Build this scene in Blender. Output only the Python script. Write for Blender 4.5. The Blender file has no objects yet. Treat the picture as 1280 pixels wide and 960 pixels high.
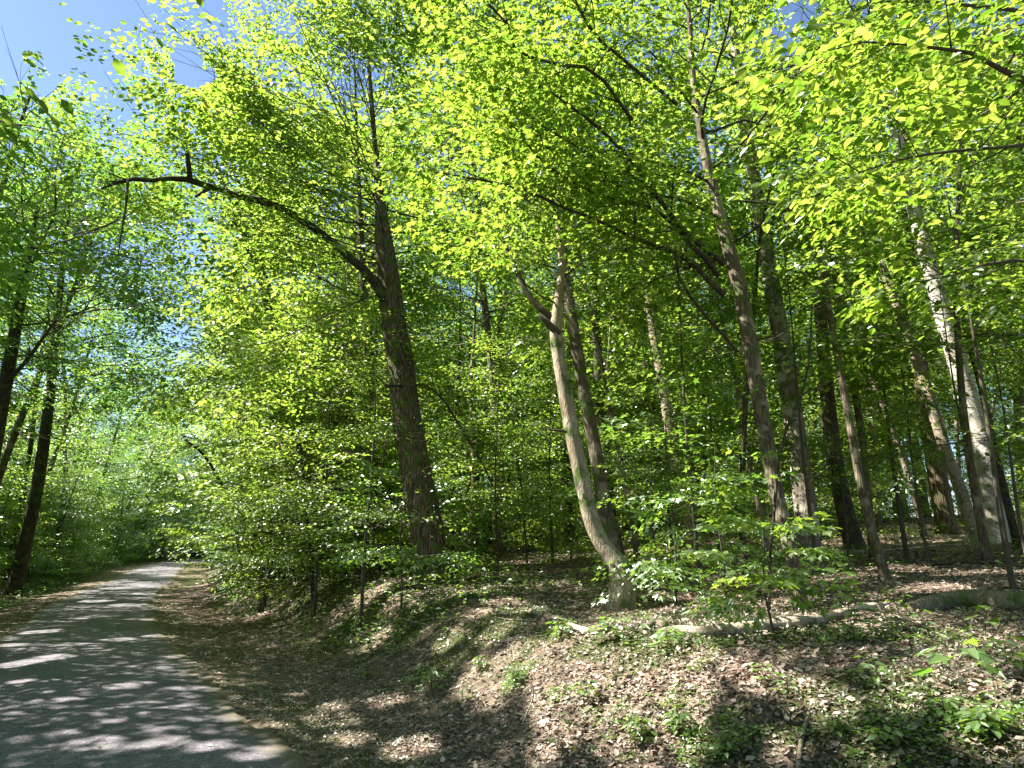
import bpy, math, random
import numpy as np
from mathutils import Vector, Matrix

R = math.radians
scene = bpy.context.scene
col = scene.collection

# ------------------------------------------------------------------ camera
F_PX, PITCH, EYE = 830.0, R(13.9), 1.65
cam_d = bpy.data.cameras.new("camera")
cam_d.sensor_width = 36.0
cam_d.lens = 36.0 * F_PX / 1280.0
cam_d.clip_start, cam_d.clip_end = 0.05, 3000.0
cam = bpy.data.objects.new("camera", cam_d)
col.objects.link(cam)
cam.location = (0, 0, EYE)
cam.rotation_euler = (math.pi / 2 + PITCH, 0, 0)
scene.camera = cam

# ------------------------------------------------------------------ sky and sun
SUN_AZ, SUN_EL = R(-82), R(50)
world = bpy.data.worlds.new("World")
scene.world = world
world.use_nodes = True
wn = world.node_tree
wn.nodes.clear()
w_out = wn.nodes.new('ShaderNodeOutputWorld')
w_bg = wn.nodes.new('ShaderNodeBackground')
w_sky = wn.nodes.new('ShaderNodeTexSky')
w_sky.sky_type = 'NISHITA'
w_sky.sun_disc = False
w_sky.sun_elevation = SUN_EL
w_sky.sun_rotation = SUN_AZ
w_sky.air_density = 1.0
w_sky.dust_density = 0.3
w_sky.ozone_density = 3.5
w_bg.inputs['Strength'].default_value = 0.052
wn.links.new(w_sky.outputs[0], w_bg.inputs[0])
wn.links.new(w_bg.outputs[0], w_out.inputs[0])

sun_d = bpy.data.lights.new("sun", 'SUN')
sun_d.energy = 5.0
sun_d.angle = R(0.55)
sun_d.color = (1.0, 0.95, 0.86)
sun = bpy.data.objects.new("sun", sun_d)
col.objects.link(sun)
sdir = Vector((math.sin(SUN_AZ) * math.cos(SUN_EL), math.cos(SUN_AZ) * math.cos(SUN_EL), math.sin(SUN_EL)))
sun.rotation_euler = sdir.to_track_quat('Z', 'Y').to_euler()
sun.location = (-20, 5, 40)

vs = scene.view_settings
vs.view_transform = 'Standard'
vs.look = 'None'
vs.gamma = 1.0
vs.use_curve_mapping = False
vs.exposure = 2.2
scene.render.engine = 'CYCLES'
cy = scene.cycles
cy.max_bounces = 7
cy.diffuse_bounces = 5
cy.transmission_bounces = 5
cy.glossy_bounces = 2
cy.transparent_max_bounces = 4
cy.use_denoising = True
try:
    cy.denoiser = 'OPENIMAGEDENOISE'
    cy.denoising_input_passes = 'RGB_ALBEDO_NORMAL'
    cy.denoising_prefilter = 'ACCURATE'
except Exception:
    pass
cy.sample_clamp_indirect = 6.0

# ------------------------------------------------------------------ noise and terrain
def _hash(ix, iy, seed):
    h = (ix * 374761393 + iy * 668265263 + seed * 1442695041) & 0xffffffff
    h = ((h ^ (h >> 13)) * 1274126177) & 0xffffffff
    return ((h ^ (h >> 16)) & 0xffffff) / float(0xffffff)

def vnoise(x, y, seed=0):
    x = np.asarray(x, float); y = np.asarray(y, float)
    ix = np.floor(x).astype(np.int64); iy = np.floor(y).astype(np.int64)
    fx = x - ix; fy = y - iy
    fx = fx * fx * (3 - 2 * fx); fy = fy * fy * (3 - 2 * fy)
    a = _hash(ix, iy, seed); b = _hash(ix + 1, iy, seed)
    c = _hash(ix, iy + 1, seed); d = _hash(ix + 1, iy + 1, seed)
    return (a + (b - a) * fx) * (1 - fy) + (c + (d - c) * fx) * fy

def fbm(x, y, seed=0, octv=3):
    s = 0; a = .5
    for k in range(octv):
        s = s + a * (vnoise(np.asarray(x) * 2 ** k, np.asarray(y) * 2 ** k, seed + 17 * k) - .5)
        a *= .5
    return s

def sstep(a, b, x):
    t = np.clip((np.asarray(x, float) - a) / (b - a), 0, 1)
    return t * t * (3 - 2 * t)

# right edge of the paved lane, walked away from the camera
EDGE = np.array([(14.0, -24.0), (6.3, -9.0), (4.0, -4.2), (2.35, -0.6), (0.55, 2.6), (-1.12, 5.18), (-2.09, 6.5), (-2.95, 7.75), (-4.23, 9.8),
                 (-5.5, 11.7), (-7.1, 14.3), (-9.5, 18.6), (-12.6, 24.6), (-16.2, 33.0), (-20.2, 42.0), (-24.3, 52.0), (-27.4, 63.0),
                 (-28.2, 75.0), (-26.0, 88.0), (-20.0, 100.0), (-10.0, 110.0), (4.0, 118.0), (22.0, 124.0), (60., 132.)])
ROAD_W = 2.75

def catmull(P, n=8):
    P = np.asarray(P, float)
    Q = np.vstack([2 * P[0] - P[1], P, 2 * P[-1] - P[-2]])
    out = []
    for i in range(1, len(Q) - 2):
        p0, p1, p2, p3 = Q[i - 1], Q[i], Q[i + 1], Q[i + 2]
        for k in range(n):
            t = k / n
            out.append(.5 * ((2 * p1) + (-p0 + p2) * t + (2 * p0 - 5 * p1 + 4 * p2 - p3) * t * t + (-p0 + 3 * p1 - 3 * p2 + p3) * t ** 3))
    out.append(Q[-2])
    return np.array(out)

EDGE_S = catmull(EDGE, 4)
_seg = EDGE_S[1:] - EDGE_S[:-1]
_len = np.hypot(_seg[:, 0], _seg[:, 1])
_cum = np.concatenate([[0], np.cumsum(_len)])
_S0 = _cum[np.argmin(np.hypot(EDGE_S[:, 0] + 1.55, EDGE_S[:, 1] - 4.95))]

def road_st(x, y):
    """s along the road (0 beside the camera's feet), t to the right of its right edge"""
    x = np.atleast_1d(np.asarray(x, float)).ravel(); y = np.atleast_1d(np.asarray(y, float)).ravel()
    best = np.full(x.shape, 1e18); S = np.zeros_like(x); T = np.zeros_like(x)
    for i in range(len(_seg)):
        ax, ay = EDGE_S[i]; dx, dy = _seg[i]; L = _len[i]
        u = ((x - ax) * dx + (y - ay) * dy) / L ** 2
        lo = -50. if i == 0 else 0.; hi = 50. if i == len(_seg) - 1 else 1.
        u = np.clip(u, lo, hi)
        qx = x - ax - u * dx; qy = y - ay - u * dy
        d = qx * qx + qy * qy
        sgn = np.sign(qx * dy - qy * dx)
        m = d < best
        best = np.where(m, d, best); T = np.where(m, sgn * np.sqrt(d), T); S = np.where(m, _cum[i] + u * L - _S0, S)
    return S, T

def base_rise(s):
    return .55 * sstep(16, 60, s) + .012 * np.clip(s - 60, 0, 200)

def ground_h(x, y, road=False):
    sh = np.shape(x)
    x = np.atleast_1d(np.asarray(x, float)).ravel(); y = np.atleast_1d(np.asarray(y, float)).ravel()
    s, t = road_st(x, y)
    h = base_rise(s)
    if road:
        return (h + .03 * (1 - ((t + ROAD_W / 2) / (ROAD_W / 2)) ** 2)).reshape(sh)
    w = 1.05 + .95 * sstep(-1, 8, s) - .7 * sstep(14, 26, s) + .14 * fbm(s * .3, s * 0 + 3, 5)
    bankh = 0.81 + .20 * sstep(1, 8, s) - .35 * sstep(12, 30, s) - .3 * sstep(30, 60, s)
    right = -.05 * np.sin(np.clip(t / np.maximum(w, .1), 0, 1) * math.pi) + bankh * sstep(0, 1, (t - w) / 1.9)
    right = right + .082 * np.clip(t - w - 1.8, 0, 22) + .02 * np.clip(t - w - 23., 0, 60)
    tl = -(t + ROAD_W)
    left = -.10 * np.exp(-((tl - 1.2) / .7) ** 2) + .05 * np.clip(tl - 1.5, 0, 20) + .01 * np.clip(tl - 21, 0, 80)
    h = h + np.where(t > 0, right, np.where(tl > 0, left, 0))
    off = np.where(t > 0, t, np.where(tl > 0, tl, 0))
    amp = sstep(.3, 3.5, off)
    h = h + amp * (.15 * fbm(x * .45, y * .45, 1) + .09 * fbm(x * 1.7, y * 1.7, 2)) + sstep(.15, 1.4, off) * .045 * fbm(x * 4.1, y * 4.1, 3)
    inside = np.minimum(-t, t + ROAD_W)       # >0 under the asphalt
    h = h - .06 * sstep(-.02, .22, inside)
    return h.reshape(sh)

def gh(x, y):
    return float(ground_h(np.array([x]), np.array([y]))[0])

CP, SP = math.cos(PITCH), math.sin(PITCH)
def ray(px, py):
    a = (px - 640) / F_PX; b = (480 - py) / F_PX
    return np.array([a, CP - b * SP, SP + b * CP])

def at(px, py, D):
    r = ray(px, py)
    return np.array([0, 0, EYE]) + r * (D / r[1])

def gp(px, py):
    r = ray(px, py); r = r / r[1]
    D = np.arange(1.5, 60, .05)
    z = EYE + r[2] * D
    g = ground_h(r[0] * D, D)
    k = np.argmax(z < g)
    if z[k] >= g[k]:
        k = len(D) - 1
    return np.array([r[0] * D[k], D[k], g[k]])

def project(P):
    P = np.atleast_2d(P)
    x = P[:, 0]; y = P[:, 1]; z = P[:, 2] - EYE
    f = y * CP + z * SP; u = -y * SP + z * CP
    f = np.where(f < .05, .05, f)
    return 640 + F_PX * x / f, 480 - F_PX * u / f, np.where(y * CP + z * SP > .05, f, 1e6)

# ------------------------------------------------------------------ material helpers
def new_mat(name):
    m = bpy.data.materials.new(name); m.use_nodes = True
    m.node_tree.nodes.clear()
    return m, m.node_tree.nodes, m.node_tree.links

def nd(ns, typ, **kw):
    n = ns.new(typ)
    for k, v in kw.items():
        if k.startswith('i_'):
            key = k[2:]
            n.inputs[int(key) if key.isdigit() else key].default_value = v
        else:
            setattr(n, k, v)
    return n

def ramp(ns, stops, interp='LINEAR'):
    r = ns.new('ShaderNodeValToRGB'); cr = r.color_ramp; cr.interpolation = interp
    cr.elements[0].position = stops[0][0]; cr.elements[0].color = (*stops[0][1], 1)
    cr.elements[1].position = stops[-1][0]; cr.elements[1].color = (*stops[-1][1], 1)
    for p, c in stops[1:-1]:
        e = cr.elements.new(p); e.color = (*c, 1)
    return r

def mixc(ns, ln, fac, a, b, blend='MIX'):
    m = ns.new('ShaderNodeMix'); m.data_type = 'RGBA'; m.blend_type = blend
    for sock, v in ((m.inputs[0], fac), (m.inputs[6], a), (m.inputs[7], b)):
        if isinstance(v, (int, float)): sock.default_value = v
        elif isinstance(v, tuple): sock.default_value = (*v, 1)
        else: ln.new(v, sock)
    return m.outputs[2]

def mathn(ns, ln, op, a, b=0.0):
    m = ns.new('ShaderNodeMath'); m.operation = op
    for sock, v in ((m.inputs[0], a), (m.inputs[1], b)):
        if isinstance(v, (int, float)): sock.default_value = v
        else: ln.new(v, sock)
    return m.outputs[0]

def leaf_material(name, cols, tcols, trans=.5, gloss=.5, rough=.38):
    m, ns, ln = new_mat(name)
    geo = nd(ns, 'ShaderNodeNewGeometry'); oi = nd(ns, 'ShaderNodeObjectInfo')
    r = mathn(ns, ln, 'FRACT', mathn(ns, ln, 'ADD', geo.outputs['Random Per Island'], oi.outputs['Random']))
    n = len(cols)
    rd = ramp(ns, [(i / (n - 1), c) for i, c in enumerate(cols)])
    rt = ramp(ns, [(i / (n - 1), c) for i, c in enumerate(tcols)])
    ln.new(r, rd.inputs[0]); ln.new(r, rt.inputs[0])
    d = nd(ns, 'ShaderNodeBsdfDiffuse'); t = nd(ns, 'ShaderNodeBsdfTranslucent'); g = nd(ns, 'ShaderNodeBsdfGlossy')
    g.inputs['Roughness'].default_value = rough
    g.inputs['Color'].default_value = (.9, .95, .9, 1)
    ln.new(rd.outputs[0], d.inputs[0]); ln.new(rt.outputs[0], t.inputs[0])
    mx = nd(ns, 'ShaderNodeMixShader'); mx.inputs[0].default_value = trans
    ln.new(d.outputs[0], mx.inputs[1]); ln.new(t.outputs[0], mx.inputs[2])
    lw = nd(ns, 'ShaderNodeFresnel'); lw.inputs[0].default_value = 1.45
    fr = mathn(ns, ln, 'MULTIPLY', lw.outputs[0], gloss)
    m2 = nd(ns, 'ShaderNodeMixShader')
    ln.new(fr, m2.inputs[0]); ln.new(mx.outputs[0], m2.inputs[1]); ln.new(g.outputs[0], m2.inputs[2])
    o = nd(ns, 'ShaderNodeOutputMaterial'); ln.new(m2.outputs[0], o.inputs[0])
    return m

LEAF = {
    'oak': leaf_material('oak_leaf', [(.035, .08, .012), (.065, .12, .018), (.095, .155, .028)],
                         [(.18, .35, .03), (.38, .54, .055), (.53, .66, .10)], .52, .16, .45),
    'maple': leaf_material('maple_leaf', [(.035, .08, .010), (.06, .12, .016), (.095, .15, .024)],
                           [(.16, .32, .022), (.34, .50, .045), (.50, .62, .09)], .52, .16, .45),
    'wood': leaf_material('wood_leaf', [(.03, .075, .012), (.055, .11, .018), (.09, .145, .026)],
                          [(.14, .30, .025), (.30, .48, .045), (.46, .60, .08)], .52, .16, .45),
    'cool': leaf_material('cool_leaf', [(.025, .07, .018), (.042, .10, .022), (.07, .13, .026)],
                          [(.12, .28, .035), (.22, .44, .05), (.40, .58, .07)], .5, .16, .45),
    'far': leaf_material('far_leaf', [(.025, .075, .02), (.04, .10, .025), (.065, .13, .03)],
                         [(.10, .30, .05), (.18, .40, .06), (.32, .52, .08)], .5, .14, .5),
    'seed': leaf_material('seedling_leaf', [(.045, .11, .02), (.07, .14, .024), (.10, .17, .035)],
                          [(.20, .40, .04), (.30, .52, .05), (.44, .62, .07)], .45, .3, .4),
}

def bark_material(name, dark, light, moss=0.0, scale=1.0, blotch=None, bump=.6, stretch=.18, ridges=1.0):
    m, ns, ln = new_mat(name)
    tc = nd(ns, 'ShaderNodeTexCoord'); mp = nd(ns, 'ShaderNodeMapping')
    mp.inputs['Scale'].default_value = (scale, scale, scale * stretch)
    ln.new(tc.outputs['Object'], mp.inputs[0])
    n1 = nd(ns, 'ShaderNodeTexNoise', i_Scale=26.0, i_Detail=6.0, i_Roughness=.65, i_Distortion=.5)
    v = nd(ns, 'ShaderNodeTexVoronoi', i_Scale=22.0); v.feature = 'DISTANCE_TO_EDGE'
    ln.new(mp.outputs[0], n1.inputs[0]); ln.new(mp.outputs[0], v.inputs[0])
    n2 = nd(ns, 'ShaderNodeTexNoise', i_Scale=3.2, i_Detail=4.0)
    ln.new(tc.outputs['Object'], n2.inputs[0])
    vv = mathn(ns, ln, 'MINIMUM', mathn(ns, ln, 'MULTIPLY', v.outputs[0], 4.0), 1.0)
    vv = mathn(ns, ln, 'ADD', mathn(ns, ln, 'MULTIPLY', vv, ridges), 1.0 - ridges)
    nb = nd(ns, 'ShaderNodeTexNoise', i_Scale=1.3, i_Detail=3.0); ln.new(tc.outputs['Object'], nb.inputs[0])
    furrow = mathn(ns, ln, 'MULTIPLY', mathn(ns, ln, 'MULTIPLY', vv, n1.outputs[0]), mathn(ns, ln, 'ADD', mathn(ns, ln, 'MULTIPLY', nb.outputs[0], .9), .55))
    rp = ramp(ns, [(.12, dark), (.62, light)])
    ln.new(furrow, rp.inputs[0])
    c = rp.outputs[0]
    if blotch:
        rb = ramp(ns, [(.50, (0, 0, 0)), (.58, (1, 1, 1))]); ln.new(n2.outputs[0], rb.inputs[0])
        c = mixc(ns, ln, rb.outputs[0], c, blotch)
    if moss > 0:
        n3 = nd(ns, 'ShaderNodeTexNoise', i_Scale=5.0, i_Detail=5.0); ln.new(tc.outputs['Object'], n3.inputs[0])
        rm = ramp(ns, [(.58 - moss * .2, (0, 0, 0)), (.70 - moss * .2, (1, 1, 1))]); ln.new(n3.outputs[0], rm.inputs[0])
        c = mixc(ns, ln, rm.outputs[0], c, (.075, .11, .025))
    b = nd(ns, 'ShaderNodeBsdfPrincipled'); b.inputs['Roughness'].default_value = .9
    b.inputs['Specular IOR Level'].default_value = .25
    ln.new(c, b.inputs['Base Color'])
    bp = nd(ns, 'ShaderNodeBump', i_Strength=bump, i_Distance=.03); ln.new(furrow, bp.inputs['Height'])
    ln.new(bp.outputs[0], b.inputs['Normal'])
    o = nd(ns, 'ShaderNodeOutputMaterial'); ln.new(b.outputs[0], o.inputs[0])
    return m

BARK = {
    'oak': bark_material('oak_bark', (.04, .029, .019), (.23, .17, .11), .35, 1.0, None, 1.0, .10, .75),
    'pale': bark_material('pale_bark', (.11, .085, .06), (.44, .37, .27), .25, 1.0, (.27, .21, .145), .8, .30, .35),
    'birch': bark_material('grey_white_bark', (.18, .155, .13), (.64, .60, .54), .12, .9, (.36, .31, .26), .7, 1.2, .25),
    'brown': bark_material('brown_bark', (.04, .030, .021), (.20, .15, .105), .3, 1.2, (.24, .195, .145), .8, .12, .6),
    'flaky': bark_material('flaky_bark', (.05, .04, .03), (.34, .285, .22), .2, 1.1, (.40, .35, .29), .8, .14, .55),
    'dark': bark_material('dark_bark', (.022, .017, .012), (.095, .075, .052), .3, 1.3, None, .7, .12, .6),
    'twig': bark_material('twig_bark', (.03, .024, .018), (.10, .085, .06), .1, 2.0, None, .3, .5, .2),
    'log': bark_material('weathered_wood', (.10, .075, .052), (.56, .48, .38), .15, 1.0, (.30, .23, .17), .9, .9, .3),
    'mossy_log': bark_material('mossy_wood', (.05, .04, .028), (.30, .25, .19), .4, 1.2, None, 1.0, .6, .3),
}

# ground material: dirt, leaf litter and moss by painted cover attributes
def ground_material():
    m, ns, ln = new_mat('forest_floor')
    tc = nd(ns, 'ShaderNodeTexCoord')
    def noise(s, d=5.0, r=.6):
        n = nd(ns, 'ShaderNodeTexNoise', i_Scale=s, i_Detail=d, i_Roughness=r); ln.new(tc.outputs['Object'], n.inputs[0]); return n.outputs[0]
    vor = nd(ns, 'ShaderNodeTexVoronoi', i_Scale=17.0); ln.new(tc.outputs['Object'], vor.inputs[0])
    vor2 = nd(ns, 'ShaderNodeTexVoronoi', i_Scale=31.0); ln.new(tc.outputs['Object'], vor2.inputs[0])
    sep = nd(ns, 'ShaderNodeSeparateColor'); ln.new(vor.outputs['Color'], sep.inputs[0])
    rl = ramp(ns, [(0, (.05, .037, .027)), (.35, (.15, .108, .08)), (.7, (.26, .19, .145)), (1, (.42, .325, .26))])
    ln.new(sep.outputs[0], rl.inputs[0])
    litter = mixc(ns, ln, .35, rl.outputs[0], (.12, .092, .07))
    rd = ramp(ns, [(.35, (.075, .058, .040)), (.65, (.23, .185, .135))]); ln.new(noise(9.0, 8.0, .7), rd.inputs[0])
    rm = ramp(ns, [(.3, (.035, .038, .016)), (.7, (.09, .105, .035))]); ln.new(noise(22.0, 6.0, .7), rm.inputs[0])
    am = nd(ns, 'ShaderNodeAttribute', attribute_name='moss'); ad = nd(ns, 'ShaderNodeAttribute', attribute_name='dirt')
    edge_n = noise(6.0, 6.0, .7)
    def cut(att, k=.9):
        v = mathn(ns, ln, 'ADD', att, mathn(ns, ln, 'MULTIPLY', mathn(ns, ln, 'SUBTRACT', edge_n, .5), k))
        r = ramp(ns, [(.38, (0, 0, 0)), (.62, (1, 1, 1))]); ln.new(v, r.inputs[0]); return r.outputs[0]
    c = mixc(ns, ln, cut(ad.outputs['Fac']), litter, rd.outputs[0])
    c = mixc(ns, ln, cut(am.outputs['Fac'], 1.3), c, rm.outputs[0])
    b = nd(ns, 'ShaderNodeBsdfPrincipled'); b.inputs['Roughness'].default_value = .95
    b.inputs['Specular IOR Level'].default_value = .15
    ln.new(c, b.inputs['Base Color'])
    hgt = mathn(ns, ln, 'ADD', vor.outputs['Distance'], mathn(ns, ln, 'MULTIPLY', noise(30.0, 6.0), .8))
    bp = nd(ns, 'ShaderNodeBump', i_Strength=.8, i_Distance=.04); ln.new(hgt, bp.inputs['Height']); ln.new(bp.outputs[0], b.inputs['Normal'])
    o = nd(ns, 'ShaderNodeOutputMaterial'); ln.new(b.outputs[0], o.inputs[0])
    return m

def asphalt_material():
    m, ns, ln = new_mat('worn_asphalt')
    tc = nd(ns, 'ShaderNodeTexCoord')
    def noise(s, d=5.0, r=.6):
        n = nd(ns, 'ShaderNodeTexNoise', i_Scale=s, i_Detail=d, i_Roughness=r); ln.new(tc.outputs['Object'], n.inputs[0]); return n.outputs[0]
    v = nd(ns, 'ShaderNodeTexVoronoi', i_Scale=75.0); ln.new(tc.outputs['Object'], v.inputs[0])
    sep = nd(ns, 'ShaderNodeSeparateColor'); ln.new(v.outputs['Color'], sep.inputs[0])
    ra = ramp(ns, [(0, (.080, .074, .090)), (.6, (.135, .123, .145)), (1, (.27, .25, .265))]); ln.new(sep.outputs[0], ra.inputs[0])
    rb = ramp(ns, [(.3, (.75, .75, .75)), (.7, (1.15, 1.13, 1.08))]); ln.new(noise(1.1, 5.0), rb.inputs[0])
    c = mixc(ns, ln, 1.0, ra.outputs[0], rb.outputs[0], 'MULTIPLY')
    ae = nd(ns, 'ShaderNodeAttribute', attribute_name='edge')
    e = mathn(ns, ln, 'ADD', ae.outputs['Fac'], mathn(ns, ln, 'MULTIPLY', mathn(ns, ln, 'SUBTRACT', noise(3.5, 6.0, .7), .5), 1.1))
    re = ramp(ns, [(.45, (0, 0, 0)), (.85, (1, 1, 1))]); ln.new(e, re.inputs[0])
    c = mixc(ns, ln, re.outputs[0], c, (.13, .11, .07))
    cr = nd(ns, 'ShaderNodeTexVoronoi', i_Scale=.55); cr.feature = 'DISTANCE_TO_EDGE'
    wv = nd(ns, 'ShaderNodeTexNoise', i_Scale=2.5, i_Detail=6.0); ln.new(tc.outputs['Object'], wv.inputs[0])
    va = nd(ns, 'ShaderNodeVectorMath'); va.operation = 'MULTIPLY_ADD'; va.inputs[1].default_value = (.55, .55, .55)
    ln.new(wv.outputs[1], va.inputs[0]); ln.new(tc.outputs['Object'], va.inputs[2]); ln.new(va.outputs[0], cr.inputs[0])
    rc = ramp(ns, [(.0, (1, 1, 1)), (.010, (0, 0, 0))]); ln.new(cr.outputs[0], rc.inputs[0])
    pm = ramp(ns, [(.46, (0, 0, 0)), (.56, (1, 1, 1))]); ln.new(noise(.35, 3.0), pm.inputs[0])
    c = mixc(ns, ln, mathn(ns, ln, 'MULTIPLY', mathn(ns, ln, 'MULTIPLY', rc.outputs[0], pm.outputs[0]), .75), c, (.035, .032, .03))
    pt = ramp(ns, [(.60, (0, 0, 0)), (.63, (1, 1, 1))]); ln.new(noise(.55, 2.0, .4), pt.inputs[0])
    c = mixc(ns, ln, mathn(ns, ln, 'MULTIPLY', pt.outputs[0], .45), c, (.085, .08, .082))
    sp = ramp(ns, [(.70, (0, 0, 0)), (.74, (1, 1, 1))]); ln.new(noise(14.0, 3.0, .5), sp.inputs[0])
    c = mixc(ns, ln, mathn(ns, ln, 'MULTIPLY', sp.outputs[0], .5), c, (.22, .17, .10))
    b = nd(ns, 'ShaderNodeBsdfPrincipled'); b.inputs['Roughness'].default_value = .8
    b.inputs['Specular IOR Level'].default_value = .4
    ln.new(c, b.inputs['Base Color'])
    bp = nd(ns, 'ShaderNodeBump', i_Strength=.5, i_Distance=.006); ln.new(v.outputs['Distance'], bp.inputs['Height']); ln.new(bp.outputs[0], b.inputs['Normal'])
    o = nd(ns, 'ShaderNodeOutputMaterial'); ln.new(b.outputs[0], o.inputs[0])
    return m

def simple_leafy(name, cols, trans=.15, rough=.7, gloss=.3):
    return leaf_material(name, cols, [tuple(min(1, k * 1.6) for k in c) for c in cols], trans, gloss, rough)

LITTER = simple_leafy('dead_leaf', [(.055, .038, .026), (.14, .095, .065), (.25, .17, .125), (.43, .325, .26), (.12, .072, .05), (.57, .46, .39)], .2, .75, .12)
SHRED = simple_leafy('shredded_litter', [(.07, .055, .032), (.16, .125, .08), (.11, .10, .045), (.25, .195, .13), (.36, .29, .21)], .2, .6, .25)
MOSSG = simple_leafy('moss_green', [(.035, .048, .014), (.055, .078, .018), (.085, .11, .026), (.12, .11, .06)], .4, .6, .2)
GROUND = ground_material()
ASPHALT = asphalt_material()

# ------------------------------------------------------------------ mesh helpers
def mesh_from(name, V, F, mat=None, smooth=False):
    """F: list of (n,k) integer arrays"""
    if not isinstance(F, (list, tuple)): F = [F]
    F = [np.asarray(f, np.int32) for f in F if len(f)]
    me = bpy.data.meshes.new(name)
    V = np.asarray(V, np.float32)
    nl = sum(f.size for f in F); nf = sum(len(f) for f in F)
    me.vertices.add(len(V)); me.loops.add(nl); me.polygons.add(nf)
    me.vertices.foreach_set('co', V.ravel())
    me.loops.foreach_set('vertex_index', np.concatenate([f.ravel() for f in F]))
    tot = np.concatenate([np.full(len(f), f.shape[1], np.int32) for f in F])
    st = np.concatenate([[0], np.cumsum(tot)[:-1]]).astype(np.int32)
    me.polygons.foreach_set('loop_start', st)
    me.polygons.foreach_set('use_smooth', np.full(nf, smooth, bool))
    if mat: me.materials.append(mat)
    me.update(calc_edges=True)
    return me

def obj(name, me, parent=None, kind=None, label=None, cat=None, group=None):
    o = bpy.data.objects.new(name, me); col.objects.link(o)
    if parent is not None: o.parent = parent
    tag(o, label, cat, group, kind)
    return o

def tag(o, label=None, cat=None, group=None, kind=None):
    if label: o['label'] = label
    if cat: o['category'] = cat
    if group: o['group'] = group
    if kind: o['kind'] = kind
    return o

def empty(name, loc, label, cat, group=None, rz=0):
    o = bpy.data.objects.new(name, None); col.objects.link(o)
    o.location = loc; o.rotation_euler = (0, 0, rz); o.empty_display_size = .3
    return tag(o, label, cat, group)

def norm(a):
    return a / np.maximum(np.linalg.norm(a, axis=-1, keepdims=True), 1e-9)

def resample(P, W, step):
    C = catmull(np.column_stack([P, W]), 6)
    d = np.concatenate([[0], np.cumsum(np.linalg.norm(np.diff(C[:, :3], axis=0), axis=1))])
    n = max(2, int(d[-1] / step) + 1)
    u = np.linspace(0, d[-1], n)
    Q = np.column_stack([np.interp(u, d, C[:, k]) for k in range(4)])
    return Q[:, :3], np.maximum(Q[:, 3], .0015)

def tube(P, rad, sides=7, rough=0.0, seed=0, flare=0.0, closed=True):
    P = np.asarray(P, float); rad = np.asarray(rad, float); n = len(P)
    T = norm(np.gradient(P, axis=0))
    ref = np.array([1., 0.05, 0.02]) if abs(T[0][0]) < .8 else np.array([0.03, 1., 0.05])
    U = norm(ref - T * (T @ ref)[:, None]); W = np.cross(T, U)
    a = np.arange(sides) * 2 * math.pi / sides
    r = np.repeat(rad[:, None], sides, 1)
    if rough > 0:
        ii = np.arange(n)[:, None] * np.ones(sides)[None]
        ca = np.cos(a)[None] * 1.7 + 7; sa = np.sin(a)[None] * 1.7 + 7
        r = r * (1 + rough * 2.2 * fbm(ca * 1.3 + ii * .035, sa * 1.3 + ii * .02, seed, 2))
        r = r * (1 + rough * 1.1 * fbm(ca * 5 + ii * .02, sa * 5 - ii * .02, seed + 5, 2))
    if flare > 0:
        d = np.concatenate([[0], np.cumsum(np.linalg.norm(np.diff(P, axis=0), axis=1))])
        r = r * (1 + flare * np.exp(-d / .28)[:, None] * (1 + .45 * np.sin(a * 3 + seed)[None] + .25 * np.sin(a * 5 + seed * 2)[None]))
    V = P[:, None] + r[..., None] * (np.cos(a)[None, :, None] * U[:, None] + np.sin(a)[None, :, None] * W[:, None])
    V = V.reshape(-1, 3)
    i = np.arange(n - 1)[:, None] * sides; j = np.arange(sides)[None]; j2 = (j + 1) % sides
    F = np.stack([i + j, i + j2, i + sides + j2, i + sides + j], -1).reshape(-1, 4)
    V = np.vstack([V, P[:1] - T[:1] * rad[0] * .3, P[-1:] + T[-1:] * rad[-1] * .6])
    c0 = len(V) - 2; c1 = len(V) - 1
    jj = np.arange(sides); j2 = (jj + 1) % sides; o = (n - 1) * sides
    F3 = np.vstack([np.stack([np.full(sides, c0), j2, jj], -1), np.stack([np.full(sides, c1), o + jj, o + j2], -1)])
    return V, F, F3

def merge_tubes(ts):
    V = []; Q = []; T = []; o = 0
    for v, q, t in ts:
        V.append(v); Q.append(q + o); T.append(t + o); o += len(v)
    return np.vstack(V), [np.vstack(Q), np.vstack(T)]

# ------------------------------------------------------------------ leaves
SHAPES = {
    'oval': (np.array([(0, 0, 0), (.3, .27, .07), (.7, .23, .05), (1, 0, -.06), (.7, -.23, .05), (.3, -.27, .07)]),
             np.array([(0, 1, 2, 3), (0, 3, 4, 5)])),
    'maple': (np.array([(0, 0, 0), (.02, .30, .05), (.28, .22, .05), (.50, .50, -.02), (.58, .17, .04), (1, 0, -.08),
                        (.58, -.17, .04), (.50, -.50, -.02), (.28, -.22, .05), (.02, -.30, .05)]),
              np.array([(0, 1, 2, 3, 4, 5), (0, 5, 6, 7, 8, 9)])),
    'quad': (np.array([(0, 0, 0), (.5, .30, .09), (1, 0, -.04), (.5, -.30, .09)]), np.array([(0, 1, 2, 3)])),
}

def leaf_verts(P, D, N, S, shape):
    tv, tf = SHAPES[shape]
    x = norm(D); y = norm(np.cross(N, x)); z = np.cross(x, y)
    V = P[:, None] + S[:, None, None] * (tv[None, :, 0, None] * x[:, None] + tv[None, :, 1, None] * y[:, None] + tv[None, :, 2, None] * z[:, None])
    F = (np.arange(len(P)) * len(tv))[:, None, None] + tf[None]
    return V.reshape(-1, 3), F.reshape(-1, tf.shape[1])

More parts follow.
